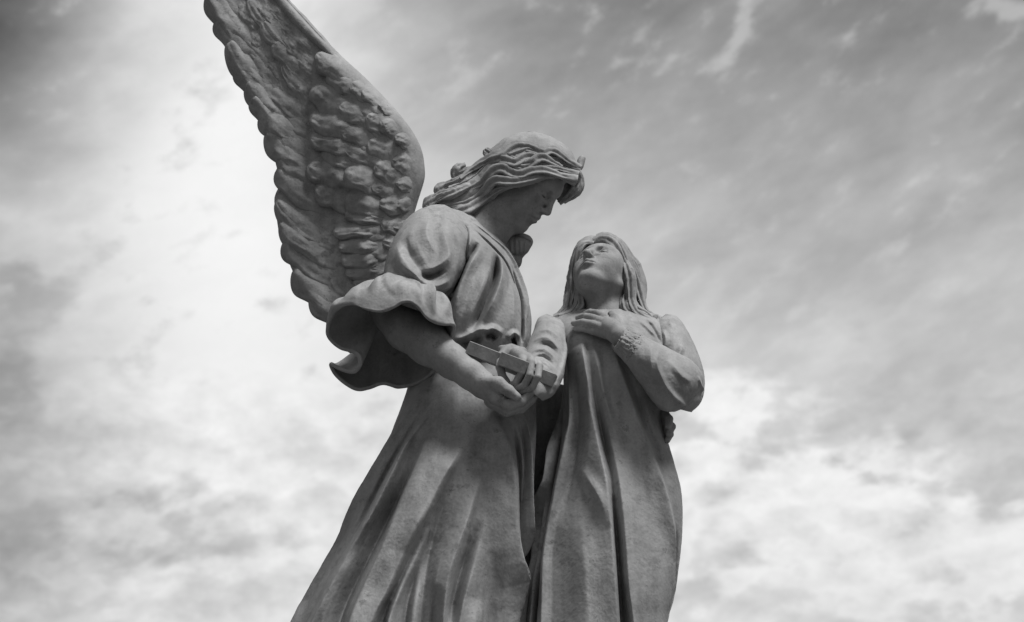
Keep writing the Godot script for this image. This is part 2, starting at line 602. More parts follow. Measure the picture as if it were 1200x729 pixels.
func make_stone(base: float, sd: int, tile: float) -> StandardMaterial3D:
	var size := 1024
	var spec := [[0.004, 5, 1], [0.02, 4, 2], [0.09, 3, 3]]
	var layers := []
	for s in spec:
		var n := FastNoiseLite.new()
		n.seed = sd + s[2]
		n.frequency = s[0]
		n.fractal_type = FastNoiseLite.FRACTAL_FBM
		n.fractal_octaves = s[1]
		layers.append(n.get_seamless_image(size, size).get_data())
	var out := PackedByteArray()
	out.resize(size * size * 3)
	var bump := PackedByteArray()
	bump.resize(size * size)
	for i in size * size:
		var a: float = layers[0][i] / 255.0 - 0.5
		var b: float = layers[1][i] / 255.0 - 0.5
		var c: float = layers[2][i] / 255.0 - 0.5
		var sy: int = (i / size) / 10
		var f10: float = ((i / size) % 10) / 10.0
		var sx := i % size
		var st: float = lerpf(layers[1][sy * size + sx], layers[1][((sy + 1) % size) * size + sx], f10) / 255.0 - 0.5
		var v := base * (1.0 + 0.75 * a + 0.42 * b + 0.34 * c + 0.50 * st)
		var stain := smoothstep(0.16, 0.36, b * 0.7 + a * 0.55)
		v *= 1.0 - 0.45 * stain
		if b * 0.5 + c > 0.36: v *= 0.55      # lichen specks
		var q := int(clampf(pow(clampf(v, 0.0, 1.0), 1.0 / 2.2) * 255.0, 0, 255))
		out[i * 3] = q; out[i * 3 + 1] = q; out[i * 3 + 2] = q
		bump[i] = int(clampf(128.0 + b * 90.0 + c * 110.0, 0, 255))
	var im := Image.create_from_data(size, size, false, Image.FORMAT_RGB8, out)
	var bm := Image.create_from_data(size, size, false, Image.FORMAT_L8, bump)
	bm.convert(Image.FORMAT_RGBA8)
	bm.bump_map_to_normal_map(2.0)
	var m := StandardMaterial3D.new()
	m.albedo_texture = ImageTexture.create_from_image(im)
	m.normal_enabled = true
	m.normal_texture = ImageTexture.create_from_image(bm)
	m.normal_scale = 0.7
	m.roughness = 0.72
	m.metallic_specular = 0.35
	m.uv1_triplanar = true
	m.uv1_world_triplanar = true
	m.uv1_scale = Vector3.ONE / tile
	return m

# ------------------------------------------------------------------ pieces
func lock(pts: Array, w: float, thick: float, tip := 0.25, root := 0.5, rip := 0.0030, wave := 0.0, ph := 0.0) -> ArrayMesh:      # a strand of carved hair along [px, py, z]
	var ax := []
	var n := maxi(11, pts.size() * 2)
	for i in n:
		var t := float(i) / (n - 1)
		var r := sample_rows(pts, t)
		var r2 := sample_rows(pts, minf(t + 0.02, 1.0))
		var r1 := sample_rows(pts, maxf(t - 0.02, 0.0))
		var pn := Vector2(r1[1] - r2[1], r2[0] - r1[0]).normalized() * wave * sin(t * 9.0 + ph)
		var k := lerpf(root, 1.0, smoothstep(0.0, 0.3, t)) * lerpf(1.0, tip, smoothstep(0.6, 1.0, t)) * (1.0 + 0.12 * sin(t * 11.0 + ph * 2.0))
		ax.append([r[0] + pn.x, r[1] + pn.y, r[2] + 0.003 * sin(t * 10.0 + ph), w * k, thick * k, thick * k * 0.8])
	return loft(rings_from_axis(ax), 54, 34, [], {"ripple": rip, "ripple_n": 5.0, "noise": 0.0035, "fine": 0.0009, "front": 0.6})

func feather(a: Array, b: Array, w: float, thick: float, bend: float, tilt := 0.0, sharp := 0.0) -> ArrayMesh:      # from base a to tip b, [px, py, z]
	var rings := []
	var d := Vector2(b[0] - a[0], b[1] - a[1])
	var l := d.length()
	var t0 := d / l
	var pn := Vector2(-t0.y, t0.x)
	var n := 15
	for i in n:
		var t := float(i) / (n - 1)
		var tt := 1.0 - pow(1.0 - t, 1.35)      # denser towards the rounded tip
		var c := Vector2(a[0], a[1]) + d * tt + pn * bend * 4.0 * tt * (1.0 - tt)
		var tan := (d + pn * bend * 4.0 * (1.0 - 2.0 * tt)).normalized()
		var e := Vector2(-tan.y, tan.x)
		var round := w * 1.05 / l
		var k := sqrt(maxf(1.0 - pow(maxf(tt - (1.0 - round), 0.0) / round, 2.0), 0.0004))
		var ww := w * lerpf(0.25, 1.0, smoothstep(0.0, 0.45, tt)) * lerpf(k, 1.0 - 0.9 * smoothstep(0.55, 1.0, tt), sharp)
		var zz := lerpf(a[2], b[2], tt)
		rings.append([c.x, c.y, zz, e.x * ww, e.y * ww, thick * lerpf(0.25, 1.0, smoothstep(0.0, 0.7, tt)) * sqrt(k), 0.007 * sqrt(k) + 0.001, -tilt * k])
	var mid := Vector2(a[0], a[1]) + d * 0.5 + pn * bend
	var strokes := [[[[a[0], a[1]], [mid.x, mid.y], [lerpf(a[0], b[0], 0.93), lerpf(a[1], b[1], 0.93)]], -0.0012, 0.003, 0.003, 0.6]]
	return loft(rings, 30, 34, strokes, {"noise": 0.0022, "fine": 0.0008, "power": 0.9})

func sleeve_cup(rim: Array, thick: float) -> ArrayMesh:      # rows of [rim, mid, root] points -> outer wall, rolled rim, inner wall
	var nt := 300
	var rows := []
	var prof := []
	for i in 25: prof.append(float(i) / 24.0)
	var outer := []
	for s in prof:
		var line := PackedVector3Array()
		for j in nt:
			var f := float(j) / nt * rim.size()
			var k := int(f)
			var u := f - k
			var q := []
			for o in [-1, 0, 1, 2]:
				var r = rim[posmod(k + o, rim.size())]
				var a := Vector3(r[2][0], r[2][1], r[2][2])
				var m := Vector3(r[1][0], r[1][1], r[1][2])
				var e := Vector3(r[0][0], r[0][1], r[0][2])
				var c := m * 2.0 - (a + e) * 0.5
				q.append(a * (1 - s) * (1 - s) + c * 2.0 * s * (1 - s) + e * s * s)
			var p: Vector3 = cat(q[0], q[1], q[2], q[3], u)
			line.append(P(p.x, p.y, p.z))
		outer.append(line)
	var v := PackedVector3Array()
	for line in outer: v.append_array(line)
	var n := grid_normals(v, prof.size(), nt, true)
	# away from the middle of the cup
	var mid := Vector3.ZERO
	for p in v: mid += p
	mid /= v.size()
	var sgn := 0.0
	for i in v.size(): sgn += n[i].dot(v[i] - mid)
	var s1 := signf(sgn)
	var crease := [[10, 0.010, 5.0], [24, 0.012, 6.0], [41, 0.010, 5.0], [58, 0.013, 7.0], [72, 0.010, 6.0], [88, 0.012, 6.0], [101, 0.008, 5.0], [33, -0.008, 5.0], [50, -0.010, 5.0], [65, -0.008, 5.0], [80, -0.010, 5.0]]
	var all := PackedVector3Array()
	var np := prof.size()
	for i in np:
		for j in nt:
			var k := i * nt + j
			var fold := 0.0
			for q in crease:      # creases run down from the gathering and lean as they go
				var x: float = (j - q[0] - 7.0 * sin(prof[i] * 2.6 + q[0])) / q[2]
				if absf(x) < 2.5: fold += q[1] * exp(-pow(absf(x), 1.4)) * smoothstep(0.0, 0.25, prof[i]) * (1.0 - smoothstep(0.45, 0.95, prof[i]))
			all.append(v[k] + n[k] * s1 * (fold + thick * 0.5 + wob.get_noise_3d(v[k].x * 12.0, v[k].y * 12.0, v[k].z * 12.0) * 0.004 + 0.0080 * sin(j * 0.26 + 1.6 * sin(j * 0.06) + prof[i] * 1.5) * sin(PI * minf(prof[i] * 1.15, 1.0)) * (0.5 + wob.get_noise_1d(j * 0.03) * 2.0)))
	for q in 5:      # rolled rim
		var a := PI * (q + 1) / 6.0
		for j in nt:
			var k := (np - 1) * nt + j
			var outw := (v[k] - v[k - nt]).normalized()
			all.append(v[k] + n[k] * s1 * cos(a) * thick * 0.62 + outw * sin(a) * thick * 0.62)
	for i in range(np - 1, -1, -1):
		for j in nt:
			var k := i * nt + j
			all.append(v[k] - n[k] * s1 * thick * 0.5)
	var rowsn := np * 2 + 5
	var gn := grid_normals(all, rowsn, nt, true)
	var flip := gn[4 * nt].dot(n[4 * nt] * s1) < 0.0
	return grid_mesh(all, rowsn, nt, true, flip, false, false)

func face_field(lids: float) -> Field:      # head frame: x to the side, y up, z out of the face; metres
	var f := Field.new()
	f.ell(Vector3(0, 0.036, -0.016), Vector3(0.076, 0.088, 0.100), 0.01)
	f.ell(Vector3(0, 0.034, 0.036), Vector3(0.058, 0.050, 0.060), 0.03)
	f.ell(Vector3(0, -0.012, 0.030), Vector3(0.060, 0.085, 0.060), 0.03)
	f.ell(Vector3(0, -0.062, 0.040), Vector3(0.041, 0.046, 0.048), 0.02)
	f.ell(Vector3(0, -0.056, 0.066), Vector3(0.030, 0.030, 0.032), 0.02)
	f.ell(Vector3(0, -0.101, 0.073), Vector3(0.020, 0.017, 0.018), 0.022)
	for s in [-1.0, 1.0]:
		f.cap(Vector3(s * 0.016, -0.100, 0.062), Vector3(s * 0.054, -0.050, 0.000), 0.014, 0.014, 0.022)
		f.ell(Vector3(s * 0.040, -0.016, 0.060), Vector3(0.021, 0.019, 0.021), 0.025)
		f.cap(Vector3(s * 0.011, 0.031, 0.086), Vector3(s * 0.046, 0.034, 0.071), 0.008, 0.007, 0.012)
		f.ell(Vector3(s * 0.037, -0.044, 0.046), Vector3(0.024, 0.030, 0.030), 0.02)
		f.ell(Vector3(s * 0.032, 0.0125, 0.101), Vector3(0.0205, 0.0148, 0.0270), 0.005, 1)
		f.ell(Vector3(s * 0.031, 0.010, 0.0710), Vector3(0.0172, 0.0138, 0.0155), 0.002)
		# lids: upper fold and the lash line
		f.cap(Vector3(s * 0.015, 0.014, 0.081), Vector3(s * 0.032, 0.0235, 0.0845), 0.003, 0.0035, 0.003)
		f.cap(Vector3(s * 0.032, 0.0235, 0.0845), Vector3(s * 0.050, 0.012, 0.0735), 0.0035, 0.003, 0.003)
		f.cap(Vector3(s * 0.015, lids, 0.0835), Vector3(s * 0.032, lids + 0.002, 0.0875), 0.0026, 0.0030, 0.002)
		f.cap(Vector3(s * 0.032, lids + 0.002, 0.0875), Vector3(s * 0.049, lids - 0.001, 0.0770), 0.0030, 0.0022, 0.002)
		f.cap(Vector3(s * 0.017, lids - 0.0055, 0.0860), Vector3(s * 0.046, lids - 0.0050, 0.0800), 0.0024, 0.0022, 0.002, 1)
		f.cap(Vector3(s * 0.017, 0.001, 0.0825), Vector3(s * 0.047, 0.003, 0.0760), 0.0024, 0.0022, 0.002)
		f.ell(Vector3(s * 0.0100, -0.029, 0.097), Vector3(0.0066, 0.0070, 0.0100), 0.008)
		f.cap(Vector3(s * 0.001, -0.0500, 0.0975), Vector3(s * 0.021, -0.0575, 0.0875), 0.0062, 0.0034, 0.006)
		f.cap(Vector3(s * 0.001, -0.0650, 0.0955), Vector3(s * 0.017, -0.0640, 0.0895), 0.0070, 0.0040, 0.006)
		# ear
		f.ell(Vector3(s * 0.077, 0.000, -0.012), Vector3(0.008, 0.029, 0.017), 0.006)
		f.ell(Vector3(s * 0.084, 0.004, -0.008), Vector3(0.006, 0.016, 0.009), 0.004, 1)
		f.ell(Vector3(s * 0.078, -0.024, -0.006), Vector3(0.007, 0.009, 0.009), 0.006)
	f.cap(Vector3(0, 0.032, 0.0880), Vector3(0, -0.021, 0.1100), 0.0076, 0.0088, 0.012)
	f.ell(Vector3(0, -0.0255, 0.1085), Vector3(0.0088, 0.0082, 0.0105), 0.006)
	for s in [-1.0, 1.0]:
		f.ell(Vector3(s * 0.0060, -0.0360, 0.104), Vector3(0.0034, 0.0034, 0.0050), 0.003, 1)
		f.cap(Vector3(0, -0.0575, 0.1040), Vector3(s * 0.024, -0.0605, 0.0910), 0.0026, 0.0018, 0.002, 1)
	f.ell(Vector3(0, -0.0790, 0.1010), Vector3(0.017, 0.0055, 0.012), 0.012, 1)
	return f

func head_frame(at: Vector3, fwd: Vector3, up: Vector3, scale: float) -> Transform3D:      # fwd and up given as (right, up, towards the viewer) of the photograph
	var bx := Basis(Vector3(1, 0, 0), Vector3(0, cp, sp), Vector3(0, -sp, cp))
	var z := (bx * fwd).normalized()
	var y := bx * up
	y = (y - z * y.dot(z)).normalized()
	return Transform3D(Basis(y.cross(z), y, z) * scale, at)

# ------------------------------------------------------------------ the angel
func build_angel() -> void:
	var root := Node3D.new()
	root.name = "angel_statue"
	add_child(root)
	root.position = Vector3(-0.24, 2.0, 0.06)
	tag(root, "weathered marble angel with raised wing, bending over the young woman", "statue")

	# skirt
	var rows := [
		[425, 489, 624, 0.035, 0.13, 0.13], [445, 480, 626, 0.04, 0.14, 0.13], [465, 474, 628, 0.045, 0.148, 0.14], [490, 465, 628, 0.05, 0.156, 0.15],
		[520, 453, 628, 0.052, 0.163, 0.16], [565, 429, 626, 0.054, 0.172, 0.18], [600, 414, 622, 0.055, 0.178, 0.19], [635, 398, 616, 0.055, 0.182, 0.20],
		[664, 383, 609, 0.055, 0.185, 0.21], [700, 363, 601, 0.055, 0.188, 0.22], [729, 347, 594, 0.055, 0.19, 0.23], [800, 312, 586, 0.055, 0.20, 0.25],
		[880, 285, 588, 0.055, 0.21, 0.27], [960, 270, 590, 0.055, 0.22, 0.28]]
	var s := [
		[[[520, 440], [493, 462], [462, 512], [430, 569], [385, 655], [350, 725], [315, 800], [295, 900]], 0.010, 0.014, 0.024, 0.4, 0.0],
		[[[514, 460], [484, 500], [452, 552], [424, 606], [396, 655]], -0.020, 0.012, 0.010, 0.6, 0.8],
		[[[512, 468], [487, 503], [462, 553], [438, 602], [420, 632], [402, 660]], 0.024, 0.011, 0.018, 0.6, 0.8],
		[[[424, 622], [404, 660], [380, 705], [355, 760], [335, 850]], 0.020, 0.016, 0.020, 0.6, 0.0],
		[[[506, 500], [482, 550], [452, 606], [424, 662], [396, 722], [376, 800], [364, 900]], -0.050, 0.016, 0.020, 0.7, 0.0],
		[[[512, 490], [499, 519], [475, 576], [452, 637], [429, 687], [413, 727], [396, 790], [384, 900]], 0.036, 0.036, 0.010, 0.7, 0.0],
		[[[512, 560], [499, 594], [482, 637], [459, 687], [437, 727], [424, 790], [414, 900]], 0.024, 0.010, 0.026, 0.8, 0.0],
		[[[508, 590], [492, 626], [468, 680], [448, 727], [434, 800]], -0.026, 0.008, 0.008, 0.8, 0.0],
		[[[500, 615], [482, 657], [467, 695], [456, 727], [444, 800], [436, 900]], 0.018, 0.010, 0.010, 0.8, 0.0],
		[[[504, 620], [490, 664], [477, 705], [470, 760], [462, 860]], -0.036, 0.012, 0.012, 0.9, 0.0],
		[[[548, 505], [536, 532], [517, 565], [495, 614], [478, 650]], 0.026, 0.012, 0.034, 0.8, 0.6],
		[[[540, 545], [520, 590], [505, 640], [496, 690], [490, 760], [484, 860]], -0.030, 0.020, 0.012, 0.8, 0.0],
		[[[520, 640], [508, 690], [500, 740], [495, 820]], 0.014, 0.010, 0.012, 0.8, 0.0],
		[[[570, 530], [553, 592], [536, 641], [525, 676], [520, 715], [518, 760]], 0.022, 0.009, 0.018, 0.6, 0.4],
		[[[574, 596], [553, 668], [542, 706], [536, 735], [532, 770]], 0.020, 0.016, 0.009, 0.7, 0.4],
		[[[562, 606], [544, 660], [532, 705], [527, 740]], -0.028, 0.010, 0.010, 0.8, 0.6],
		[[[512, 680], [506, 729], [502, 800]], -0.018, 0.014, 0.014, 0.8, 0.0],
		[[[575, 480], [588, 505], [600, 542], [604, 603], [605, 699], [599, 780], [590, 900]], 0.026, 0.012, 0.050, 0.5, 0.0],
		[[[598, 488], [609, 542], [612, 603], [610, 680], [604, 760], [596, 860]], -0.030, 0.010, 0.008, 0.4, 0.0],
		[[[612, 478], [619, 510], [620, 560], [617, 620], [611, 690]], 0.016, 0.007, 0.008, 0.5],
		[[[606, 480], [614, 520], [616, 570], [613, 630]], -0.012, 0.006, 0.006, 0.7],
		[[[556, 470], [574, 500], [590, 550], [596, 600]], -0.008, 0.020, 0.018, 0.9],
		[[[545, 480], [528, 520], [515, 545]], -0.008, 0.022, 0.022, 0.9],
		[[[585, 640], [577, 690], [572, 760], [568, 860]], -0.012, 0.026, 0.024, 0.9, 0.0],
		[[[560, 700], [552, 760], [546, 900]], 0.018, 0.025, 0.025, 0.6, 0.0]]
	put(loft(rings_from_rows(rows), 460, 380, s, {"deep": 1.4, "noise": 0.0015, "fine": 0.0003, "back": 0.022, "back_n": 10.0}), "skirt", stone, root)

	# the uncut block that ties the two figures together at the back
	put(loft(rings_from_rows([[452, 600, 668, -0.13, 0.03, 0.05], [470, 590, 690, -0.13, 0.05, 0.07], [540, 580, 700, -0.14, 0.06, 0.08], [650, 570, 700, -0.14, 0.07, 0.09], [800, 560, 700, -0.14, 0.08, 0.1], [960, 550, 710, -0.14, 0.09, 0.1]]), 80, 80, [], {"noise": 0.006}), "support_block", stone, root)
	# bodice
	rows = [
		[241, 520, 540, 0.03, 0.03, 0.03], [246, 506, 552, 0.03, 0.08, 0.09], [255, 494, 560, 0.03, 0.11, 0.12], [268, 484, 573, 0.032, 0.13, 0.13], [285, 476, 590, 0.035, 0.145, 0.14],
		[300, 472, 601, 0.035, 0.155, 0.145], [320, 472, 609, 0.035, 0.16, 0.145], [345, 478, 617, 0.035, 0.165, 0.14], [370, 484, 622, 0.035, 0.165, 0.135],
		[392, 488, 622, 0.035, 0.155, 0.13], [408, 489, 620, 0.035, 0.138, 0.125], [430, 487, 618, 0.035, 0.11, 0.12]]
	s = [
		[[[543, 262], [543, 287], [538, 316], [529, 340], [520, 362]], -0.030, 0.008, 0.011, 0.3],
		[[[551, 268], [549, 290], [545, 305]], 0.010, 0.008, 0.006, 0.7],
		[[[561, 283], [550, 300], [536, 326], [526, 347]], -0.022, 0.006, 0.008, 0.6],
		[[[566, 284], [555, 302], [542, 326], [535, 355], [531, 385]], 0.010, 0.012, 0.010, 0.6],
		[[[583, 296], [581, 321], [573, 345], [560, 373], [551, 390]], -0.030, 0.006, 0.009, 0.5],
		[[[588, 296], [587, 325], [578, 352], [566, 378]], 0.013, 0.014, 0.008, 0.7],
		[[[574, 310], [565, 335], [553, 362], [546, 385]], 0.008, 0.010, 0.012, 0.7],
		[[[544, 253], [575, 277], [596, 298], [609, 326], [616, 350], [618, 375]], 0.005, 0.006, 0.006, 0.3],
		[[[548, 262], [574, 286], [592, 306], [603, 330], [612, 355]], -0.007, 0.005, 0.005, 0.5],
		[[[600, 310], [608, 335], [613, 355], [613, 387], [611, 407]], -0.016, 0.006, 0.007, 0.5],
		[[[600, 330], [602, 360], [598, 395]], 0.006, 0.010, 0.010, 0.8],
		[[[531, 398], [545, 394], [562, 386], [575, 388]], 0.014, 0.006, 0.010, 0.5],
		[[[535, 405], [552, 401], [566, 395]], -0.014, 0.007, 0.008, 0.6],
		[[[568, 396], [576, 393], [580, 400]], -0.015, 0.006, 0.006, 0.5],
		[[[566, 388], [578, 385], [590, 392]], 0.010, 0.007, 0.007, 0.6],
		[[[600, 402], [605, 399]], -0.022, 0.009, 0.009, 0.3],
		[[[594, 398], [602, 390], [610, 396]], 0.009, 0.006, 0.006, 0.5]]
	put(loft(rings_from_rows(rows), 300, 340, s, {"deep": 1.9, "noise": 0.0012, "fine": 0.0003, "back": 0.008, "back_n": 7.0}), "bodice", stone, root)

	# upper sleeve over the shoulder
	var ax := [
		[527, 243, 0.09, 8, 0.03, 0.05], [524, 249, 0.10, 22, 0.065, 0.09], [518, 264, 0.12, 36, 0.095, 0.11], [508, 285, 0.14, 43, 0.11, 0.12], [499, 305, 0.155, 44, 0.115, 0.12],
		[491, 325, 0.165, 42, 0.115, 0.12], [484, 343, 0.175, 38, 0.11, 0.11], [478, 360, 0.18, 34, 0.09, 0.09]]
	s = [
		[[[504, 252], [500, 274], [510, 298]], 0.009, 0.008, 0.014, 0.8],
		[[[463, 283], [472, 303], [489, 323], [505, 339], [520, 358]], 0.018, 0.012, 0.022, 0.5],
		[[[476, 276], [480, 300], [494, 320], [510, 334]], -0.016, 0.014, 0.012, 0.7],
		[[[490, 323], [506, 323], [522, 314]], -0.020, 0.007, 0.007, 0.7],
		[[[486, 314], [505, 315], [524, 303], [532, 286]], 0.012, 0.009, 0.012, 0.8],
		[[[502, 336], [515, 346], [530, 342]], -0.018, 0.007, 0.007, 0.7],
		[[[496, 330], [512, 335], [528, 328]], 0.010, 0.007, 0.007, 0.7],
		[[[514, 256], [522, 280], [526, 305], [520, 335]], 0.008, 0.010, 0.014, 0.8],
		[[[530, 262], [533, 290], [530, 315]], -0.008, 0.010, 0.010, 0.8],
		[[[486, 262], [480, 280], [484, 300]], 0.006, 0.012, 0.012, 0.8],
		[[[456, 306], [470, 319], [486, 330], [500, 350]], -0.012, 0.008, 0.008, 0.7]]
	put(loft(rings_from_axis(ax), 170, 220, s, {"deep": 1.3, "noise": 0.0016, "fine": 0.0003}), "upper_sleeve", stone, root)

	# wide hanging sleeve: [rim], [middle], [root]
	var rim := [
		[[531, 380, 0.285], [524, 362, 0.275], [515, 345, 0.24]], [[519, 379, 0.310], [515, 358, 0.30], [508, 340, 0.255]],
		[[510, 377, 0.325], [507, 354, 0.315], [502, 336, 0.27]], [[500, 371, 0.335], [500, 349, 0.325], [496, 333, 0.28]],
		[[491, 360, 0.345], [492, 343, 0.33], [490, 330, 0.28]], [[482, 353, 0.350], [484, 337, 0.33], [484, 328, 0.28]],
		[[472, 353, 0.350], [473, 335, 0.325], [478, 327, 0.27]], [[461, 359, 0.345], [458, 335, 0.315], [472, 326, 0.26]],
		[[447, 364, 0.335], [441, 334, 0.305], [466, 326, 0.245]], [[430, 362, 0.325], [427, 337, 0.29], [460, 326, 0.23]],
		[[414, 357, 0.310], [414, 342, 0.28], [456, 328, 0.215]], [[402, 359, 0.295], [405, 350, 0.265], [454, 330, 0.205]],
		[[393, 365, 0.275], [399, 358, 0.25], [452, 333, 0.195]], [[386, 377, 0.255], [396, 370, 0.225], [451, 337, 0.185]],
		[[384, 391, 0.235], [398, 382, 0.205], [450, 341, 0.175]], [[389, 400, 0.220], [404, 390, 0.19], [450, 345, 0.165]],
		[[400, 408, 0.215], [413, 395, 0.185], [450, 349, 0.155]], [[414, 412, 0.220], [423, 398, 0.185], [450, 352, 0.145]],
		[[422, 419, 0.225], [430, 403, 0.185], [451, 355, 0.14]], [[422, 428, 0.220], [430, 410, 0.175], [452, 358, 0.135]],
		[[416, 435, 0.205], [426, 414, 0.155], [454, 361, 0.13]], [[407, 435, 0.190], [420, 416, 0.14], [456, 364, 0.125]],
		[[396, 431, 0.175], [414, 417, 0.125], [458, 367, 0.12]], [[388, 427, 0.155], [410, 418, 0.11], [460, 370, 0.115]],
		[[393, 438, 0.140], [414, 424, 0.095], [462, 373, 0.11]], [[405, 449, 0.125], [424, 430, 0.085], [465, 376, 0.105]],
		[[419, 456, 0.115], [434, 433, 0.08], [468, 378, 0.10]], [[433, 454, 0.110], [445, 432, 0.08], [472, 380, 0.10]],
		[[449, 449, 0.110], [457, 430, 0.08], [476, 381, 0.10]], [[468, 453, 0.110], [470, 432, 0.085], [481, 381, 0.105]],
		[[487, 449, 0.120], [484, 428, 0.095], [486, 380, 0.11]], [[501, 441, 0.140], [496, 420, 0.115], [492, 377, 0.12]],
		[[510, 432, 0.160], [505, 411, 0.135], [498, 373, 0.14]], [[519, 418, 0.190], [513, 400, 0.165], [504, 367, 0.16]],
		[[526, 404, 0.225], [520, 388, 0.20], [509, 360, 0.185]], [[530, 391, 0.255], [524, 374, 0.24], [513, 352, 0.21]]]
	put(sleeve_cup(rim, 0.009), "wide_sleeve", stone, root)

	# bare forearm and hand under the woman's hand
	var f := Field.new()
	chain(f, [[452, 358, 0.15, 25], [478, 385, 0.195, 25.5], [503, 404, 0.225, 23.5], [530, 424, 0.25, 18.5], [552, 440, 0.262, 15.5], [566, 450, 0.268, 14.5]], 0.02)
	chain(f, [[566, 452, 0.268, 14.5], [582, 460, 0.268, 14.5], [593, 466, 0.262, 12.5]], 0.015)
	chain(f, [[568, 448, 0.285, 9], [584, 450, 0.305, 8.5], [596, 458, 0.310, 6.6], [606, 465.5, 0.308, 5.2]], 0.006)
	chain(f, [[580, 466, 0.285, 8], [596, 475, 0.292, 6.3], [611, 471, 0.290, 5.4], [623, 460, 0.285, 4.3]], 0.004)
	chain(f, [[578, 470, 0.265, 8], [596, 480, 0.272, 6.3], [612, 476, 0.272, 5.4], [627, 464, 0.268, 4.3]], 0.004)
	chain(f, [[576, 471, 0.245, 8], [594, 482, 0.252, 6.0], [611, 479, 0.252, 5.2], [625, 468, 0.25, 4.2]], 0.004)
	chain(f, [[574, 470, 0.225, 7], [590, 481, 0.232, 5.4], [604, 481, 0.232, 4.6], [615, 474, 0.232, 3.8]], 0.004)
	put(skin(f, 0.003), "forearm", stone, root)

	# far hand laid on the woman's side
	f = Field.new()
	chain(f, [[770, 492, 0.0, 8], [779, 486, 0.035, 5.6], [784, 491, 0.055, 4.8], [783, 500, 0.062, 4.0]], 0.004)
	chain(f, [[770, 500, 0.0, 8], [781, 494, 0.03, 5.6], [787, 500, 0.045, 4.8], [784, 509, 0.055, 4.0]], 0.004)
	chain(f, [[770, 508, 0.0, 8], [780, 503, 0.022, 5.2], [785, 509, 0.036, 4.4], [782, 516, 0.045, 3.6]], 0.004)
	chain(f, [[770, 490, -0.06, 12], [772, 505, -0.02, 12]], 0.01)
	put(skin(f, 0.003), "far_hand", stone, root)

	# head, neck and hair
	var hx := head_frame(P(615, 215, 0.02), Vector3(0.70, -0.58, 0.42), Vector3(0.62, 0.76, 0.0), 1.0)
	f = face_field(0.004)
	var inv := hx.affine_inverse()
	f.cap(inv * P(598, 226, 0.01), inv * P(556, 290, 0.02), 0.062, 0.070, 0.03)
	var head := put(skin(f, 0.0024, hx), "head", stone, root)
	# skull cap above the wavy band
	put(loft(rings_from_rows([[154.8, 618.8, 619.2, 0.0, 0.0005, 0.0005], [155.6, 610, 628, 0.0, 0.025, 0.025], [158, 599, 640, 0.0, 0.05, 0.05], [163, 589, 651, 0.005, 0.075, 0.075], [171, 580, 663, 0.01, 0.092, 0.09], [181, 572, 671, 0.012, 0.10, 0.10],
		[195, 566, 676, 0.014, 0.106, 0.11], [208, 566, 672, 0.012, 0.09, 0.11], [222, 570, 650, 0.0, 0.05, 0.11], [234, 580, 630, -0.01, 0.02, 0.10]]), 90, 130,
		[[[[596, 160], [588, 175]], 0.003, 0.005, 0.005, 0.8], [[[612, 157], [608, 172]], 0.003, 0.006, 0.006, 0.8], [[[630, 158], [634, 174]], 0.003, 0.006, 0.006, 0.8], [[[646, 165], [652, 177]], 0.003, 0.005, 0.005, 0.8]], {"noise": 0.003}), "crown", stone_hair, head)
	put(loft(rings_from_axis([[640, 196, 0.02, 16, 0.075, 0.05], [610, 196, 0.02, 22, 0.09, 0.05], [585, 204, 0.03, 22, 0.075, 0.05], [560, 216, 0.04, 20, 0.055, 0.05], [535, 229, 0.05, 17, 0.045, 0.05], [512, 238, 0.055, 9, 0.03, 0.04], [505, 241, 0.055, 4, 0.015, 0.02]]), 80, 90, [], {"noise": 0.005}), "hair_mass", stone_hair, head)
	var strands := [
		[[680, 197], [665, 189], [648, 178], [638, 181], [626, 177], [617, 173], [607, 172], [597, 176], [588, 183], [577, 187], [566, 192], [551, 201], [540, 209]],
		[[679, 200], [662, 192], [651, 186], [640, 188], [629, 183], [619, 177], [610, 180], [598, 184], [589, 181], [577, 186], [566, 196], [552, 207]],
		[[678, 204], [660, 198], [646, 193], [632, 191], [624, 184], [615, 186], [604, 192], [594, 189], [584, 186], [574, 191], [563, 200], [548, 211], [526, 219]],
		[[677, 208], [658, 203], [642, 197], [630, 195], [619, 198], [609, 199], [598, 194], [586, 191], [575, 196], [567, 204], [560, 212], [546, 219], [522, 226]],
		[[676, 211], [656, 206], [640, 201], [624, 201], [611, 205], [600, 203], [590, 197], [580, 198], [570, 207], [563, 215], [549, 222], [533, 225], [512, 232]],
		[[674, 215], [657, 208], [640, 204], [625, 206], [614, 210], [602, 209], [590, 204], [578, 206], [568, 216], [556, 223], [538, 226], [518, 233], [502, 240]],
		[[650, 206], [634, 205], [622, 209], [606, 213], [592, 214], [580, 213], [570, 221], [560, 229], [546, 236], [528, 240], [508, 243]],
		[[616, 211], [602, 215], [588, 219], [575, 223], [563, 231], [550, 239], [536, 245], [520, 246], [506, 244]],
		[[600, 216], [584, 223], [570, 230], [556, 239], [543, 246], [528, 249], [514, 246]],
		[[568, 205], [556, 212], [545, 221], [530, 226], [515, 230], [506, 236], [499, 240]],
		[[660, 194], [648, 190], [636, 186], [626, 189], [616, 192], [604, 187], [594, 182]],
		[[668, 200], [652, 198], [638, 200], [626, 203], [612, 201], [600, 198], [588, 192], [578, 194]]]
	var n := 0
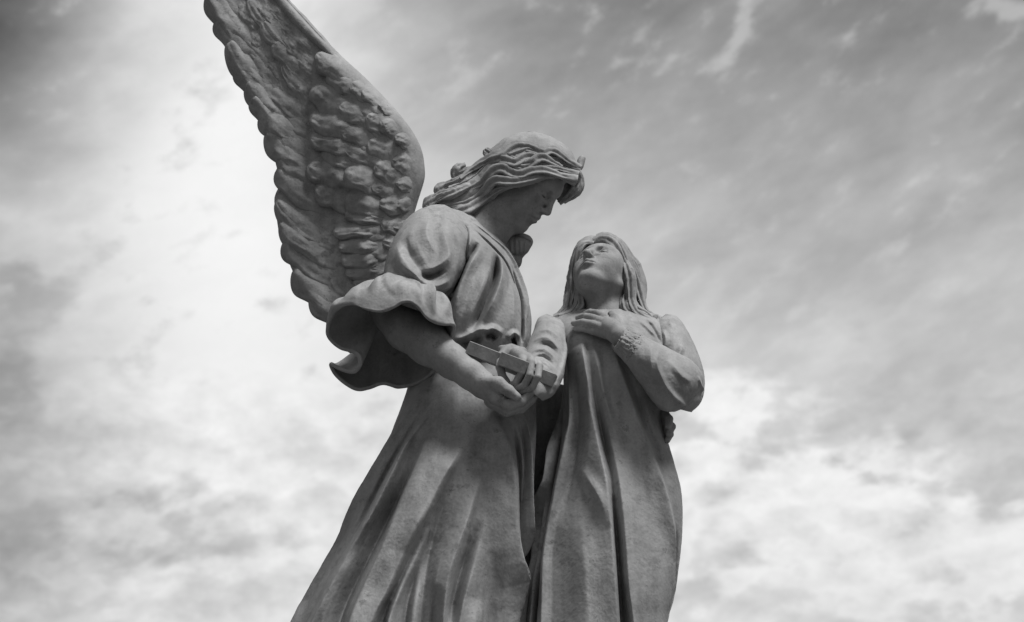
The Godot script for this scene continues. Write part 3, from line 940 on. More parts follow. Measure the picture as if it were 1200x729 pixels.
	for st in strands:
		var pts := []
		for p in st:
			var q := pow((p[0] - 620.0) / 72.0, 2.0) + pow((p[1] - 208.0) / 60.0, 2.0)
			var z := 0.0 + 0.112 * sqrt(maxf(0.10, 1.0 - q))
			z = lerpf(0.088, z, smoothstep(535.0, 590.0, float(p[0])))
			pts.append([p[0], p[1], z])
		put(lock(pts, [7.4, 4.4, 6.8, 5.0, 7.6, 5.2][n % 6], [0.022, 0.011, 0.020, 0.012, 0.023, 0.013][n % 6], 0.4, 0.55, 0.0042, 1.0, n * 1.7), "hair_lock", stone_hair, head)
		n += 1
	# far side of the hair framing the brow, and curls at the nape
	for q in [
		[[[645, 195, 0.04], [659, 203, 0.01], [665, 213, -0.02], [662, 225, -0.035], [655, 236, -0.045]], 7.0],
		[[[650, 186, 0.03], [666, 196, 0.02], [674, 208, 0.0], [673, 220, -0.015], [664, 230, -0.025], [655, 238, -0.035]], 6.5],
		[[[656, 190, 0.0], [670, 198, -0.015], [677, 212, -0.03], [673, 226, -0.045], [660, 236, -0.05]], 6.5],
		[[[640, 178, 0.05], [660, 190, 0.05], [675, 203, 0.03], [677, 214, 0.01]], 5.5],
		[[[560, 196, 0.06], [545, 203, 0.05], [534, 206, 0.045], [537, 196, 0.045], [545, 193, 0.045]], 5.0],
		[[[556, 204, 0.07], [537, 213, 0.07], [521, 218, 0.06], [514, 224, 0.055], [518, 230, 0.06]], 6.0],
		[[[552, 216, 0.09], [530, 226, 0.095], [511, 233, 0.085], [500, 240, 0.075], [505, 247, 0.07]], 6.5],
		[[[570, 184, 0.07], [572, 180, 0.06], [569, 176, 0.05]], 3.2]]:
		put(lock(q[0], q[1], 0.015, 0.5, 0.6), "hair_lock", stone_hair, head)
	put(loft(rings_from_axis([[679, 199, 0.0, 3, 0.012, 0.012], [680, 194, 0.0, 4.6, 0.013, 0.013], [681.5, 188, 0.0, 4.8, 0.012, 0.012], [683, 183.5, 0.0, 3.6, 0.010, 0.010], [683.5, 182, 0.0, 1.5, 0.006, 0.006]]), 30, 30, [], {}), "brow_ornament", stone_hair, head)

	# pleated cloth standing up on the far shoulder, below the chin
	put(loft(rings_from_rows([[269.5, 588, 597, -0.055, 0.012, 0.012], [272, 580, 610, -0.055, 0.026, 0.026], [276, 572, 621, -0.055, 0.034, 0.034], [283, 568, 625, -0.055, 0.038, 0.036], [290, 568, 622, -0.055, 0.038, 0.036], [296, 570, 618.5, -0.055, 0.036, 0.034], [300, 572, 614, -0.055, 0.03, 0.03],
		[303, 574, 612, -0.055, 0.03, 0.03], [308, 577, 611.5, -0.055, 0.03, 0.03], [313, 582, 609, -0.055, 0.026, 0.026], [317, 590, 606, -0.055, 0.014, 0.014]]), 100, 140,
		[[[[588, 275], [606, 276], [623, 284]], -0.008, 0.004, 0.004, 0.2], [[[592, 278], [594, 298]], 0.005, 0.0035, 0.0035, 0.5], [[[598, 278], [600, 299]], 0.005, 0.0035, 0.0035, 0.5], [[[604, 279], [605, 299]], 0.005, 0.0035, 0.0035, 0.5],
		[[[610, 281], [610, 298]], 0.005, 0.0035, 0.0035, 0.5], [[[616, 283], [614, 297]], 0.005, 0.0035, 0.0035, 0.5], [[[597, 303], [601, 316]], 0.004, 0.003, 0.003, 0.5], [[[604, 303], [605, 314]], 0.004, 0.003, 0.003, 0.5]], {"noise": 0.0015, "power": 0.8}), "collar_pleats", stone, root)

	build_wing(root)

const WING_L := [[-165, 172], [-150, 180], [-110, 196], [-60, 216], [0, 239], [33, 253], [64, 267], [88, 278], [110, 289], [126, 299], [153, 308], [167, 317], [189, 320], [214, 325], [232, 319], [258, 322], [275, 325], [292, 331], [321, 342], [350, 362], [379, 388], [400, 410]]
const WING_R := [[-165, 176], [-150, 200], [-110, 246], [-60, 293], [0, 338], [27, 362], [49, 384], [66, 401], [88, 425], [110, 447], [132, 467], [153, 483], [175, 494], [200, 498], [212, 497], [238, 489], [258, 484], [300, 482], [350, 482], [400, 470]]
const WING_PAD := [[20, 372], [45, 376], [62, 381], [98, 380], [135, 376], [160, 376], [192, 374], [217, 384], [226, 408], [250, 412], [270, 402], [290, 406], [305, 410], [324, 420], [345, 432], [400, 450]]

var outline_tables := {}

func along(line: Array, y: float) -> float:      # smooth outline through [py, px] pairs, tabulated every half pixel
	if not outline_tables.has(line):
		var tab := PackedFloat32Array()
		var i := 0
		for n in 1160:
			var yy := n * 0.5 - 170.0
			while i < line.size() - 2 and yy > line[i + 1][0]: i += 1
			var a = line[i]
			var b = line[i + 1]
			var z = line[maxi(i - 1, 0)]
			var c = line[mini(i + 2, line.size() - 1)]
			var dy := float(b[0] - a[0])
			var t := clampf((yy - a[0]) / dy, 0.0, 1.0)
			var m0: float = (b[1] - z[1]) / float(b[0] - z[0]) * dy
			var m1: float = (c[1] - a[1]) / float(c[0] - a[0]) * dy
			tab.append(a[1] * (2 * t * t * t - 3 * t * t + 1) + m0 * (t * t * t - 2 * t * t + t) + b[1] * (3 * t * t - 2 * t * t * t) + m1 * (t * t * t - t * t))
		outline_tables[line] = tab
	var tb: PackedFloat32Array = outline_tables[line]
	return tb[clampi(int((y + 170.0) * 2.0), 0, 1159)]

func wing_z(px: float, py: float) -> float:      # front of the wing sheet without its feathers
	var l := along(WING_L, py)
	var r := along(WING_R, py)
	var z := -0.064 + 0.22 * pow(clampf((340.0 - py) / 490.0, 0.0, 1.1), 1.25) + 0.00028 * (px - 440.0)      # the wing leans forward towards its tip
	var dl := clampf((px - l) / 9.0, 0.0, 1.0)
	var dr := clampf((r - px) / 30.0, 0.0, 1.0)
	z += 0.012 * sqrt(1.0 - (1.0 - dl) * (1.0 - dl))
	z += 0.030 * sqrt(1.0 - (1.0 - dr) * (1.0 - dr)) * smoothstep(-150.0, 120.0, py) + 0.012 * sqrt(1.0 - (1.0 - dr) * (1.0 - dr))
	z -= 0.012
	var pad := along(WING_PAD, py)
	z += 0.022 * smoothstep(0.0, 22.0, px - pad) * smoothstep(35.0, 75.0, py)
	z += 0.010 * smoothstep(20.0, 110.0, px - l) * smoothstep(-50.0, 60.0, py)
	return z

func wing_sheet() -> ArrayMesh:
	var nv := 250
	var nf := 130
	var nb := 40
	var nu := nf + nb
	var v := PackedVector3Array()
	for i in nv:
		var y := lerpf(-164.0, 392.0, float(i) / (nv - 1))
		var l := along(WING_L, y) + 2.5
		var r := along(WING_R, y)
		for j in nu:
			if j < nf:
				var f := 0.5 - 0.5 * cos(PI * j / (nf - 1))
				var x := lerpf(l, r, f)
				# faint combed barbs, drawn out along the shafts
				var u := (x * 0.72 + y * 0.69) * 0.012
				var w := (x * 0.69 - y * 0.72) * 0.07
				var edge := sin(PI * clampf(f, 0, 1))
				v.append(P(x, y, wing_z(x, y) + edge * (wob.get_noise_2d(u * 2.0, w * 0.6) * 0.006 + wob.get_noise_2d(x * 0.05, y * 0.05 + 40.0) * 0.004 + wob.get_noise_2d(u * 9.0 + 9.0, w * 6.0) * 0.0016)))
			else:
				var f := 0.5 + 0.5 * cos(PI * (j - nf + 1.0) / (nb + 1.0))
				var x := lerpf(l, r, f)
				v.append(P(x, y, wing_z(l, y) - 0.004 - 0.05 * sin(PI * f) * smoothstep(-150.0, 150.0, y)))
	var n := grid_normals(v, nv, nu, true)
	return grid_mesh(v, nv, nu, true, n[nv / 2 * nu + nf / 2].z < 0.0, true, true)

func wing_feather(tip: Vector2, w: float, slope: float, l: float, h: float, bend: float, seed_n: float) -> ArrayMesh:      # a soft plate that rises out of the sheet towards its rounded tip
	var d := Vector2(-cos(deg_to_rad(slope)), -sin(deg_to_rad(slope)))      # base to tip
	var pn := Vector2(-d.y, d.x)      # towards the upper edge when the tip points left
	if pn.y > 0.0: pn = -pn
	var base := tip - d * l
	var nt := 30
	var ns := 19
	var front := PackedVector3Array()
	var v := PackedVector3Array()
	for side in 2:
		for i in nt:
			var t := 1.0 - pow(1.0 - float(i) / (nt - 1), 1.5)
			var round := w * 1.15 / l
			var k := sqrt(maxf(1.0 - pow(maxf(t - (1.0 - round), 0.0) / round, 2.2), 0.0))
			var ww := w * lerpf(0.45, 1.0, smoothstep(0.0, 0.5, t)) * k * (1.0 + 0.10 * sin(t * 13.0 + seed_n))
			var c := base + d * (l * t) + pn * bend * 4.0 * t * (1.0 - t)
			for j in ns:
				var s := -sin(PI * 0.5 * (1.0 - 2.0 * j / (ns - 1.0)))      # -1 lower edge .. 1 upper edge
				var q := c + pn * s * ww
				var r := along(WING_R, q.y) - 5.0
				if q.x > r: q.x = r
				var dome := (sqrt(maxf(0.0, 1.0 - pow(s, 4.0))) if s < 0.0 else 1.0 - smoothstep(0.0, 1.0, s)) * minf(1.0, k * 1.7)
				var rise := h * smoothstep(0.0, 0.75, t) * (0.80 - 0.25 * s) * dome
				rise += wob.get_noise_2d(t * 3.0 + seed_n, s * 2.5 + seed_n) * h * 0.22 * dome * smoothstep(0.1, 0.5, t)
				rise += wob.get_noise_2d(t * 1.6 + seed_n, s * 3.2) * 0.0034 * dome * smoothstep(0.2, 0.6, t)
				rise += wob.get_noise_2d(t * l * 0.08 + seed_n * 3.0 + s * 2.0, s * w * 0.5) * 0.0010 * dome
				var z := wing_z(q.x, q.y)
				v.append(P(q.x, q.y, z - 0.002 + rise) if side == 0 else P(q.x, q.y, z - 0.006 - 0.003 * dome))
	# front and back joined round the outline
	var idx := PackedInt32Array()
	var n := PackedVector3Array()
	n.resize(v.size())
	var m := nt * ns
	var flip := (v[m / 2 + 1] - v[m / 2]).cross(v[m / 2 + ns] - v[m / 2]).z < 0.0
	for side in 2:
		for i in nt - 1:
			for j in ns - 1:
				var o := side * m + i * ns + j
				var q := [o, o + ns, o + 1, o + 1, o + ns, o + ns + 1]
				if (side == 0) == flip: q = [o, o + 1, o + ns, o + 1, o + ns + 1, o + ns]
				idx.append_array(q)
	var ring := []
	for j in ns: ring.append(j)
	for i in range(1, nt): ring.append(i * ns + ns - 1)
	for j in range(ns - 2, -1, -1): ring.append((nt - 1) * ns + j)
	for i in range(nt - 2, 0, -1): ring.append(i * ns)
	for i in ring.size():
		var a: int = ring[i]
		var b: int = ring[(i + 1) % ring.size()]
		if flip: idx.append_array([a, a + m, b, b, a + m, b + m])
		else: idx.append_array([a, b, a + m, b, b + m, a + m])
	for t in range(0, idx.size(), 3):
		var c := (v[idx[t + 2]] - v[idx[t]]).cross(v[idx[t + 1]] - v[idx[t]])
		n[idx[t]] += c; n[idx[t + 1]] += c; n[idx[t + 2]] += c
	for i in n.size(): n[i] = n[i].normalized() if n[i].length_squared() > 1e-24 else Vector3.BACK
	return arr_mesh(v, n, idx)

func build_wing(root: Node3D) -> void:
	var rng := RandomNumberGenerator.new()
	rng.seed = 21
	var wing := put(wing_sheet(), "wing", stone_wing, root)
	# leading edge: a rounded ridge running out to the tip
	var rib := []
	for q in [[186, -156, 3, 0.010], [239, -106, 6, 0.016], [287, -55, 7, 0.020], [331, 2, 7.5, 0.022], [355, 29, 8, 0.024], [377, 51, 7, 0.024], [394, 69, 4, 0.014]]:
		rib.append([q[0], q[1], wing_z(q[0] - 12.0, q[1]) - 0.012, q[2], q[3], q[3]])
	put(loft(rings_from_axis(rib), 120, 60, [[[[300, -44], [334, -2], [360, 27], [384, 53]], -0.005, 0.004, 0.004, 0.3]], {"noise": 0.002}), "leading_edge", stone_wing, wing)
	# flight feathers, scalloping the trailing edge: tip, half width, slope of the shaft in degrees
	for q in [
		[176, -150, 16, 52], [190, -116, 17, 52], [205, -80, 17, 52], [219, -44, 18, 52], [233, -10, 18, 52], [246, 18, 18, 51], [257, 46, 18, 51], [268, 70, 18, 49], [279, 93, 18, 46], [289, 112, 16, 42], [298, 130, 17, 40],
		[306, 155, 18, 38], [316, 173, 18, 34], [319, 199, 20, 34], [317, 231, 21, 34], [320, 258, 19, 34], [326, 285, 20, 34], [337, 315, 22, 33], [356, 344, 22, 33], [380, 371, 20, 33]]:
		put(wing_feather(Vector2(q[0] + lerpf(12.0, 7.0, smoothstep(0.0, 200.0, float(q[1]))) + rng.randf_range(-2.5, 2.5), q[1] + rng.randf_range(-3, 3)), q[2] * rng.randf_range(0.85, 1.1), q[3], 105.0 + rng.randf_range(-8, 12), 0.017 + rng.randf_range(-0.003, 0.004), -4.0 + rng.randf_range(-3, 3), rng.randf() * 50.0), "feather", stone_wing, wing)
	# secondary row, very low relief
	for q in [[262, 6, 13, 52], [278, 34, 13, 50], [292, 58, 14, 48], [304, 84, 14, 45], [318, 104, 15, 40], [330, 128, 15, 36], [336, 156, 16, 34], [342, 184, 16, 32], [348, 212, 16, 32], [352, 242, 17, 33], [358, 270, 17, 33], [370, 298, 17, 34], [388, 324, 17, 34],
		[292, -2, 11, 52], [308, 24, 11, 50], [322, 48, 12, 48], [332, 74, 12, 45]]:
		put(wing_feather(Vector2(q[0], q[1]), q[2] * rng.randf_range(0.9, 1.15), q[3], 72.0, 0.007 + rng.randf_range(-0.002, 0.002), -3.0 + rng.randf_range(-3, 3), rng.randf() * 50.0), "feather", stone_wing, wing)
	# rounded coverts in overlapping clumps: tip, half width, slope, length, rise in mm
	for q in [
		[371, 62, 14, 42, 46, 18], [369, 99, 14, 48, 44, 18], [384, 84, 10, 40, 36, 12], [363, 136, 13, 22, 50, 20], [363, 160, 12, 16, 50, 20], [361, 192, 15, 28, 52, 22], [369, 217, 14, 22, 50, 21], [376, 178, 10, 14, 40, 10],
		[404, 199, 14, 26, 46, 16], [404, 229, 14, 24, 44, 22], [404, 250, 9, 8, 40, 18], [390, 271, 9, 2, 50, 20], [396, 287, 10, -2, 48, 20], [399, 304, 11, -4, 48, 19], [404, 318, 11, -6, 46, 16], [414, 331, 11, -8, 40, 14],
		[398, 122, 11, 34, 36, 9], [400, 150, 12, 26, 38, 9], [404, 172, 10, 22, 36, 8], [424, 270, 11, 2, 32, 8], [428, 292, 12, -2, 30, 9], [432, 312, 12, -4, 28, 8],
		[412, 96, 9, 44, 28, 8], [425, 104, 8, 44, 26, 9], [430, 134, 11, 38, 30, 8], [432, 164, 12, 32, 32, 8], [440, 191, 13, 30, 32, 12], [436, 214, 10, 26, 30, 9], [444, 236, 12, 22, 30, 11], [446, 260, 11, 12, 28, 9], [448, 282, 11, 6, 26, 9],
		[447, 140, 8, 40, 22, 11], [464, 158, 8, 38, 20, 11], [460, 186, 10, 34, 22, 7], [464, 212, 9, 28, 20, 7], [464, 238, 9, 22, 18, 8], [460, 262, 9, 14, 18, 7], [444, 120, 8, 42, 22, 7]]:
		put(wing_feather(Vector2(q[0], q[1]), q[2] * rng.randf_range(1.2, 1.5), q[3] + rng.randf_range(-6, 6), q[4] * 1.35, q[5] * 0.00125, 2.0 + rng.randf_range(-2, 2), rng.randf() * 50.0), "covert_feather", stone_wing, wing)

# ------------------------------------------------------------------ the woman
func build_woman() -> void:
	var root := Node3D.new()
	root.name = "woman_statue"
	add_child(root)
	root.position = Vector3(0.22, 2.0, -0.02)
	tag(root, "weathered marble young woman with long hair, hand on chest, gazing up at angel", "statue")
	# dress
	var rows := [
		[362, 676, 742, -0.02, 0.05, 0.07], [368, 658, 758, -0.015, 0.085, 0.10], [375, 647, 774, -0.01, 0.105, 0.11], [386, 645, 782, -0.005, 0.122, 0.12], [402, 650, 785, 0.0, 0.14, 0.12],
		[425, 657, 786, 0.0, 0.148, 0.12], [450, 660, 782, 0.0, 0.140, 0.12], [480, 656, 777, 0.0, 0.132, 0.12], [510, 650, 781, 0.0, 0.138, 0.13], [541, 643, 790, 0.0, 0.147, 0.145],
		[570, 637, 798, 0.0, 0.152, 0.155], [602, 634, 800, 0.0, 0.154, 0.16], [650, 628, 797, 0.0, 0.154, 0.16], [700, 619, 790, 0.0, 0.154, 0.16], [729, 615, 783, 0.0, 0.156, 0.16],
		[800, 609, 776, 0.0, 0.165, 0.17], [880, 604, 782, 0.0, 0.175, 0.18], [960, 604, 792, 0.0, 0.185, 0.19]]
	var s := [
		[[[681, 400], [684, 415], [697, 495], [704, 535], [711, 571], [718, 634], [724, 727], [729, 800], [733, 900]], 0.026, 0.008, 0.034, 0.3, 0.0],
		[[[690, 440], [704, 500], [717, 560], [724, 634], [730, 727], [735, 800], [739, 900]], -0.030, 0.008, 0.008, 0.5, 0.0],
		[[[693, 404], [697, 414], [706, 456], [716, 492], [724, 520]], 0.014, 0.009, 0.016, 0.7],
		[[[712, 530], [716, 556], [727, 612], [734, 680], [740, 725], [746, 800], [750, 900]], 0.026, 0.036, 0.008, 0.6, 0.0],
		[[[718, 405], [724, 427], [740, 472], [756, 517], [776, 567], [789, 621], [792, 660]], 0.017, 0.008, 0.030, 0.5, 0.5],
		[[[734, 430], [750, 472], [766, 517], [785, 567]], -0.011, 0.010, 0.008, 0.8],
		[[[792, 610], [794, 660], [789, 720], [784, 800]], -0.014, 0.007, 0.008, 0.7, 0.2],
		[[[664, 396], [667, 440], [668, 490], [662, 520], [648, 589], [638, 653], [635, 725], [632, 800], [630, 880]], 0.020, 0.016, 0.010, 0.4, 0.0],
		[[[655, 450], [655, 510], [643, 580], [633, 640], [627, 700], [623, 770], [620, 860]], -0.034, 0.010, 0.009, 0.5, 0.0],
		[[[652, 480], [645, 550], [636, 590], [622, 660], [614, 707], [608, 780], [606, 880]], 0.020, 0.009, 0.010, 0.4, 0.0],
		[[[676, 430], [678, 490], [674, 540], [664, 585], [656, 620]], -0.016, 0.016, 0.016, 0.8],
		[[[680, 545], [690, 562], [704, 588], [712, 620]], 0.012, 0.012, 0.014, 0.9],
		[[[674, 384], [665, 400], [664, 425]], 0.008, 0.008, 0.008, 0.7],
		[[[678, 580], [684, 640], [688, 720], [690, 820]], 0.022, 0.034, 0.034, 0.8, 0.0],
		[[[756, 580], [764, 650], [768, 720], [772, 820]], 0.010, 0.034, 0.034, 0.8, 0.0],
		[[[770, 470], [760, 440], [748, 415]], -0.010, 0.012, 0.012, 0.8],
		[[[758, 374], [768, 388], [776, 405]], -0.010, 0.007, 0.007, 0.6],
		[[[748, 374], [760, 386], [770, 396]], 0.006, 0.006, 0.006, 0.7]]
	put(loft(rings_from_rows(rows), 440, 320, s, {"deep": 1.4, "noise": 0.0014, "fine": 0.0003, "back": 0.018, "back_n": 10.0}), "dress", stone, root)

	# sleeve of the arm that reaches to the cross
	s = [
		[[[626, 390], [643, 387], [660, 402]], 0.007, 0.010, 0.010, 0.9],
		[[[624, 400], [641, 396], [658, 413]], 0.010, 0.007, 0.011, 0.8],
		[[[626, 406], [643, 404], [656, 420]], -0.010, 0.008, 0.008, 0.8],
		[[[621, 413], [639, 410], [656, 428]], 0.011, 0.007, 0.010, 0.8],
		[[[622, 420], [637, 418], [651, 432]], -0.010, 0.006, 0.006, 0.8],
		[[[626, 425], [640, 426], [651, 440]], 0.008, 0.006, 0.009, 0.8],
		[[[641, 436], [647, 449], [657, 452]], 0.005, 0.006, 0.008, 0.9],
		[[[660, 382], [662, 410], [657, 436], [646, 458]], 0.007, 0.008, 0.006, 0.8]]
	put(loft(rings_from_axis([[648, 371, 0.03, 8, 0.03, 0.05], [646, 377, 0.045, 16, 0.055, 0.06], [644, 390, 0.075, 19, 0.07, 0.07], [641, 407, 0.11, 22.5, 0.075, 0.075], [637, 424, 0.15, 26, 0.078, 0.08],
		[633, 439, 0.19, 27, 0.075, 0.08], [628, 451, 0.225, 24, 0.06, 0.07], [622, 458, 0.245, 18, 0.045, 0.055]]), 170, 170, s, {"deep": 1.15, "noise": 0.0015}), "sleeve", stone, root)
	# hand closing over the cross
	var f := Field.new()
	chain(f, [[634, 438, 0.245, 11], [618, 424, 0.255, 9.5], [604, 415, 0.255, 8]], 0.010)
	chain(f, [[612, 413, 0.245, 6.5], [599, 409, 0.245, 5.6], [588, 409, 0.25, 4.8]], 0.006)
	chain(f, [[629, 425, 0.268, 6], [632, 429, 0.300, 4.7], [630, 442, 0.312, 4.3], [624, 454, 0.302, 4.0], [611, 460, 0.285, 3.6]], 0.0015)
	chain(f, [[621, 421, 0.268, 6], [622.5, 425, 0.304, 4.7], [620.5, 440, 0.315, 4.3], [614, 452, 0.302, 4.0], [602, 457, 0.285, 3.6]], 0.0015)
	chain(f, [[612, 419, 0.26, 6], [613, 423, 0.284, 4.7], [611, 437, 0.306, 4.3], [604, 449, 0.296, 4.0], [595, 453, 0.28, 3.6]], 0.0015)
	chain(f, [[594, 411, 0.25, 6.5], [587, 418, 0.265, 5.6], [586, 430, 0.288, 5.2], [589, 442, 0.288, 4.9], [594, 448, 0.28, 4.6]], 0.003)
	put(skin(f, 0.0028), "hand", stone, root)

	# bent arm: upper part, then forearm sleeve with lace cuff, then hand on the chest
	s = [
		[[[776, 386], [780, 398], [778, 412]], 0.007, 0.006, 0.006, 0.6],
		[[[800, 402], [796, 414], [788, 422]], 0.006, 0.006, 0.006, 0.7],
		[[[806, 428], [816, 436], [823, 452], [823, 470]], -0.009, 0.005, 0.005, 0.5],
		[[[803, 430], [811, 440], [816, 455]], 0.006, 0.006, 0.006, 0.7]]
	put(loft(rings_from_axis([[774, 373, -0.02, 8, 0.03, 0.04], [778, 379, -0.015, 17, 0.06, 0.06], [786, 395, -0.005, 21, 0.075, 0.075], [794, 413, 0.01, 22, 0.08, 0.08], [801, 433, 0.03, 22.5, 0.08, 0.08],
		[804, 450, 0.055, 22, 0.075, 0.08], [803, 466, 0.075, 20, 0.07, 0.07], [799, 480, 0.085, 12, 0.04, 0.04]]), 140, 150, s, {"deep": 1.5, "noise": 0.0015}), "upper_sleeve", stone, root)
	s = [
		[[[772, 408], [769, 424], [774, 440], [783, 457], [798, 470], [810, 480]], 0.008, 0.006, 0.009, 0.5],
		[[[764, 402], [762, 424], [768, 445]], 0.005, 0.007, 0.007, 0.7],
		[[[783, 420], [798, 440], [812, 448]], 0.005, 0.008, 0.008, 0.8],
		[[[748, 420], [756, 436], [768, 450]], -0.004, 0.008, 0.008, 0.8],
		[[[784, 462], [796, 472], [808, 478]], 0.006, 0.005, 0.006, 0.6],
		[[[818, 440], [822, 456], [818, 472]], 0.006, 0.005, 0.006, 0.6]]
	put(loft(rings_from_axis([[736, 402, 0.175, 15, 0.04, 0.05], [742, 407, 0.175, 18, 0.05, 0.055], [756, 419, 0.17, 23, 0.06, 0.06], [773, 434, 0.155, 29, 0.068, 0.07], [788, 447, 0.14, 33, 0.072, 0.075],
		[799, 458, 0.12, 32, 0.072, 0.075], [806, 465, 0.105, 25, 0.06, 0.065], [811, 470, 0.095, 12, 0.03, 0.04]]), 170, 190, s, {"deep": 1.6, "noise": 0.0014}), "forearm_sleeve", stone, root)
	# lace cuff: pierced knots worked round the wrist
	var cuff := put(loft(rings_from_axis([[727, 396, 0.18, 15.5, 0.044, 0.05], [730, 398, 0.18, 17.0, 0.050, 0.054], [736, 402, 0.178, 18, 0.053, 0.056], [742, 407, 0.176, 19, 0.054, 0.058], [747, 411, 0.174, 19.5, 0.053, 0.058]]), 40, 150, [], {"noise": 0.002, "fine": 0.0012, "ripple": 0.0010, "ripple_n": 16.0}), "lace_cuff", stone, root)
	var rng := RandomNumberGenerator.new()
	rng.seed = 9
	var knots := Field.new()
	for i in 90:
		var t := rng.randf()
		var u := rng.randf_range(-0.92, 0.92)
		var c := Vector2(lerpf(727, 745, t), lerpf(396, 409, t)) + Vector2(0.58, -0.81) * u * lerpf(15.5, 19.0, t)
		knots.ell(P(c.x, c.y, 0.1765 + 0.051 * sqrt(1.0 - u * u)), Vector3.ONE * rng.randf_range(0.0020, 0.0034), 0.001)
	put(skin(knots, 0.002, Transform3D(), 0.0), "lace_knots", stone, cuff)
	f = Field.new()
	chain(f, [[738, 403, 0.182, 12], [727, 395, 0.184, 11.5]], 0.012)
	chain(f, [[727, 393, 0.184, 10.5], [713, 384, 0.164, 9.5]], 0.010)
	chain(f, [[726, 396, 0.182, 9], [712, 390, 0.160, 7]], 0.010)
	chain(f, [[722, 386, 0.174, 9], [711, 378, 0.154, 7.5]], 0.010)
	chain(f, [[711, 392, 0.160, 5.8], [697, 388.5, 0.150, 4.8], [685, 385, 0.130, 4.2], [675, 385.5, 0.112, 3.3]], 0.0015)
	chain(f, [[709, 385.5, 0.164, 5.8], [695, 380, 0.152, 4.8], [683, 377.5, 0.130, 4.2], [672, 379, 0.108, 3.3]], 0.0015)
	chain(f, [[708, 378.5, 0.158, 5.6], [695, 372.5, 0.144, 4.6], [685, 370.5, 0.122, 4.0], [677, 372.5, 0.102, 3.2]], 0.0015)
	chain(f, [[709, 372.5, 0.148, 5.2], [700, 367.0, 0.130, 4.2], [692, 365.5, 0.110, 3.7], [686, 367, 0.094, 3.0]], 0.0015)
	chain(f, [[722, 380, 0.160, 6], [720, 373, 0.142, 4.8], [716, 368, 0.122, 4.0]], 0.005)
	put(skin(f, 0.0028), "hand", stone, root)

	# head and hair
	var hx := head_frame(P(707, 329, -0.03), Vector3(-0.40, 0.82, 0.40), Vector3(0.22, 0.50, -0.84), 0.94)
	f = face_field(0.008)
	var inv := hx.affine_inverse()
	f.cap(inv * P(709, 335, -0.04), inv * P(708, 380, -0.02), 0.052, 0.060, 0.035)
	var head := put(skin(f, 0.0024, hx), "head", stone, root)
	# hair mass behind the head
	put(loft(rings_from_rows([[279, 696, 716, -0.10, 0.02, 0.04], [284, 688, 726, -0.10, 0.04, 0.08], [294, 683, 733, -0.10, 0.04, 0.10], [310, 678, 740, -0.10, 0.04, 0.10], [330, 675, 745, -0.09, 0.04, 0.10],
		[350, 673, 747, -0.08, 0.04, 0.09], [366, 668, 752, -0.07, 0.05, 0.08], [376, 668, 750, -0.06, 0.04, 0.06]]), 90, 110, [], {"noise": 0.003, "back": 0.004, "back_n": 30.0}), "hair_mass", stone_hair, head)
	var n_lock := 0
	for q in [
		# her left, picture right: from the parting down to the shoulder
		[[[696, 282, -0.035], [706, 277, -0.03], [718, 282, -0.025], [727.2, 294, -0.02], [734, 312, -0.02], [740, 334, -0.02], [743, 354, -0.01], [753, 367, 0.0], [770, 374, 0.01]], 6.5],
		[[[696, 283, -0.03], [706, 280, -0.02], [717, 285, -0.012], [725.6, 297, -0.01], [733, 313, -0.008], [737, 335, 0.0], [737, 352, 0.01], [740.8, 364, 0.02], [757.6, 371, 0.03]], 6.0],
		[[[700, 280, -0.05], [714, 278, -0.05], [727.4, 288, -0.045], [736.2, 304, -0.045], [745, 326, -0.045], [749, 348, -0.04], [755.8, 364, -0.03], [774, 374, -0.02]], 6.0],
		[[[726.6, 297, -0.02], [734, 309, 0.0], [739, 324, 0.008], [738, 340, 0.016], [738, 354, 0.018], [745.6, 366, 0.025], [760, 372, 0.035]], 5.2],
		[[[704, 277, -0.08], [722, 282, -0.08], [735.4, 298, -0.075], [745, 318, -0.07], [751, 344, -0.065], [754, 362, -0.05], [770, 372, -0.04]], 6.0],
		[[[734, 322, -0.02], [734, 338, -0.006], [732, 352, 0.008], [736.8, 364, 0.02], [749.2, 370, 0.03]], 4.6],
		[[[732, 330, -0.02], [738, 348, -0.01], [746, 362, 0.0], [764, 373, 0.01]], 5.0],
		# her right, picture left
		[[[699, 281, -0.03], [690, 282, -0.03], [681.4, 287, -0.035], [676.8, 299, -0.04], [674, 318, -0.045], [672, 338, -0.04], [671, 356, -0.03], [662.4, 366, -0.01], [648.4, 371, 0.0]], 5.0],
		[[[696, 284, -0.02], [687, 285, -0.02], [680.6, 293, -0.028], [678, 308, -0.035], [677, 326, -0.035], [677, 344, -0.025], [676, 358, -0.012], [668, 367, 0.005], [655.4, 371, 0.01]], 4.6],
		[[[700, 281, -0.06], [688, 284, -0.06], [678.8, 294, -0.065], [674, 310, -0.07], [670, 332, -0.07], [668, 352, -0.05], [660.8, 365, -0.03], [648.8, 370, -0.02]], 5.0],
		[[[678, 330, -0.03], [679, 346, -0.02], [680, 358, -0.008], [673, 367, 0.008], [662.4, 371, 0.015]], 4.0],
		[[[674, 322, -0.05], [671, 342, -0.04], [667, 358, -0.03], [656, 367, -0.02]], 4.4]]:
		n_lock += 1
		put(lock(q[0], q[1], 0.018 if n_lock % 2 else 0.013, 0.55, 0.7, 0.0040, 1.3, n_lock * 1.3), "hair_lock", stone_hair, head)

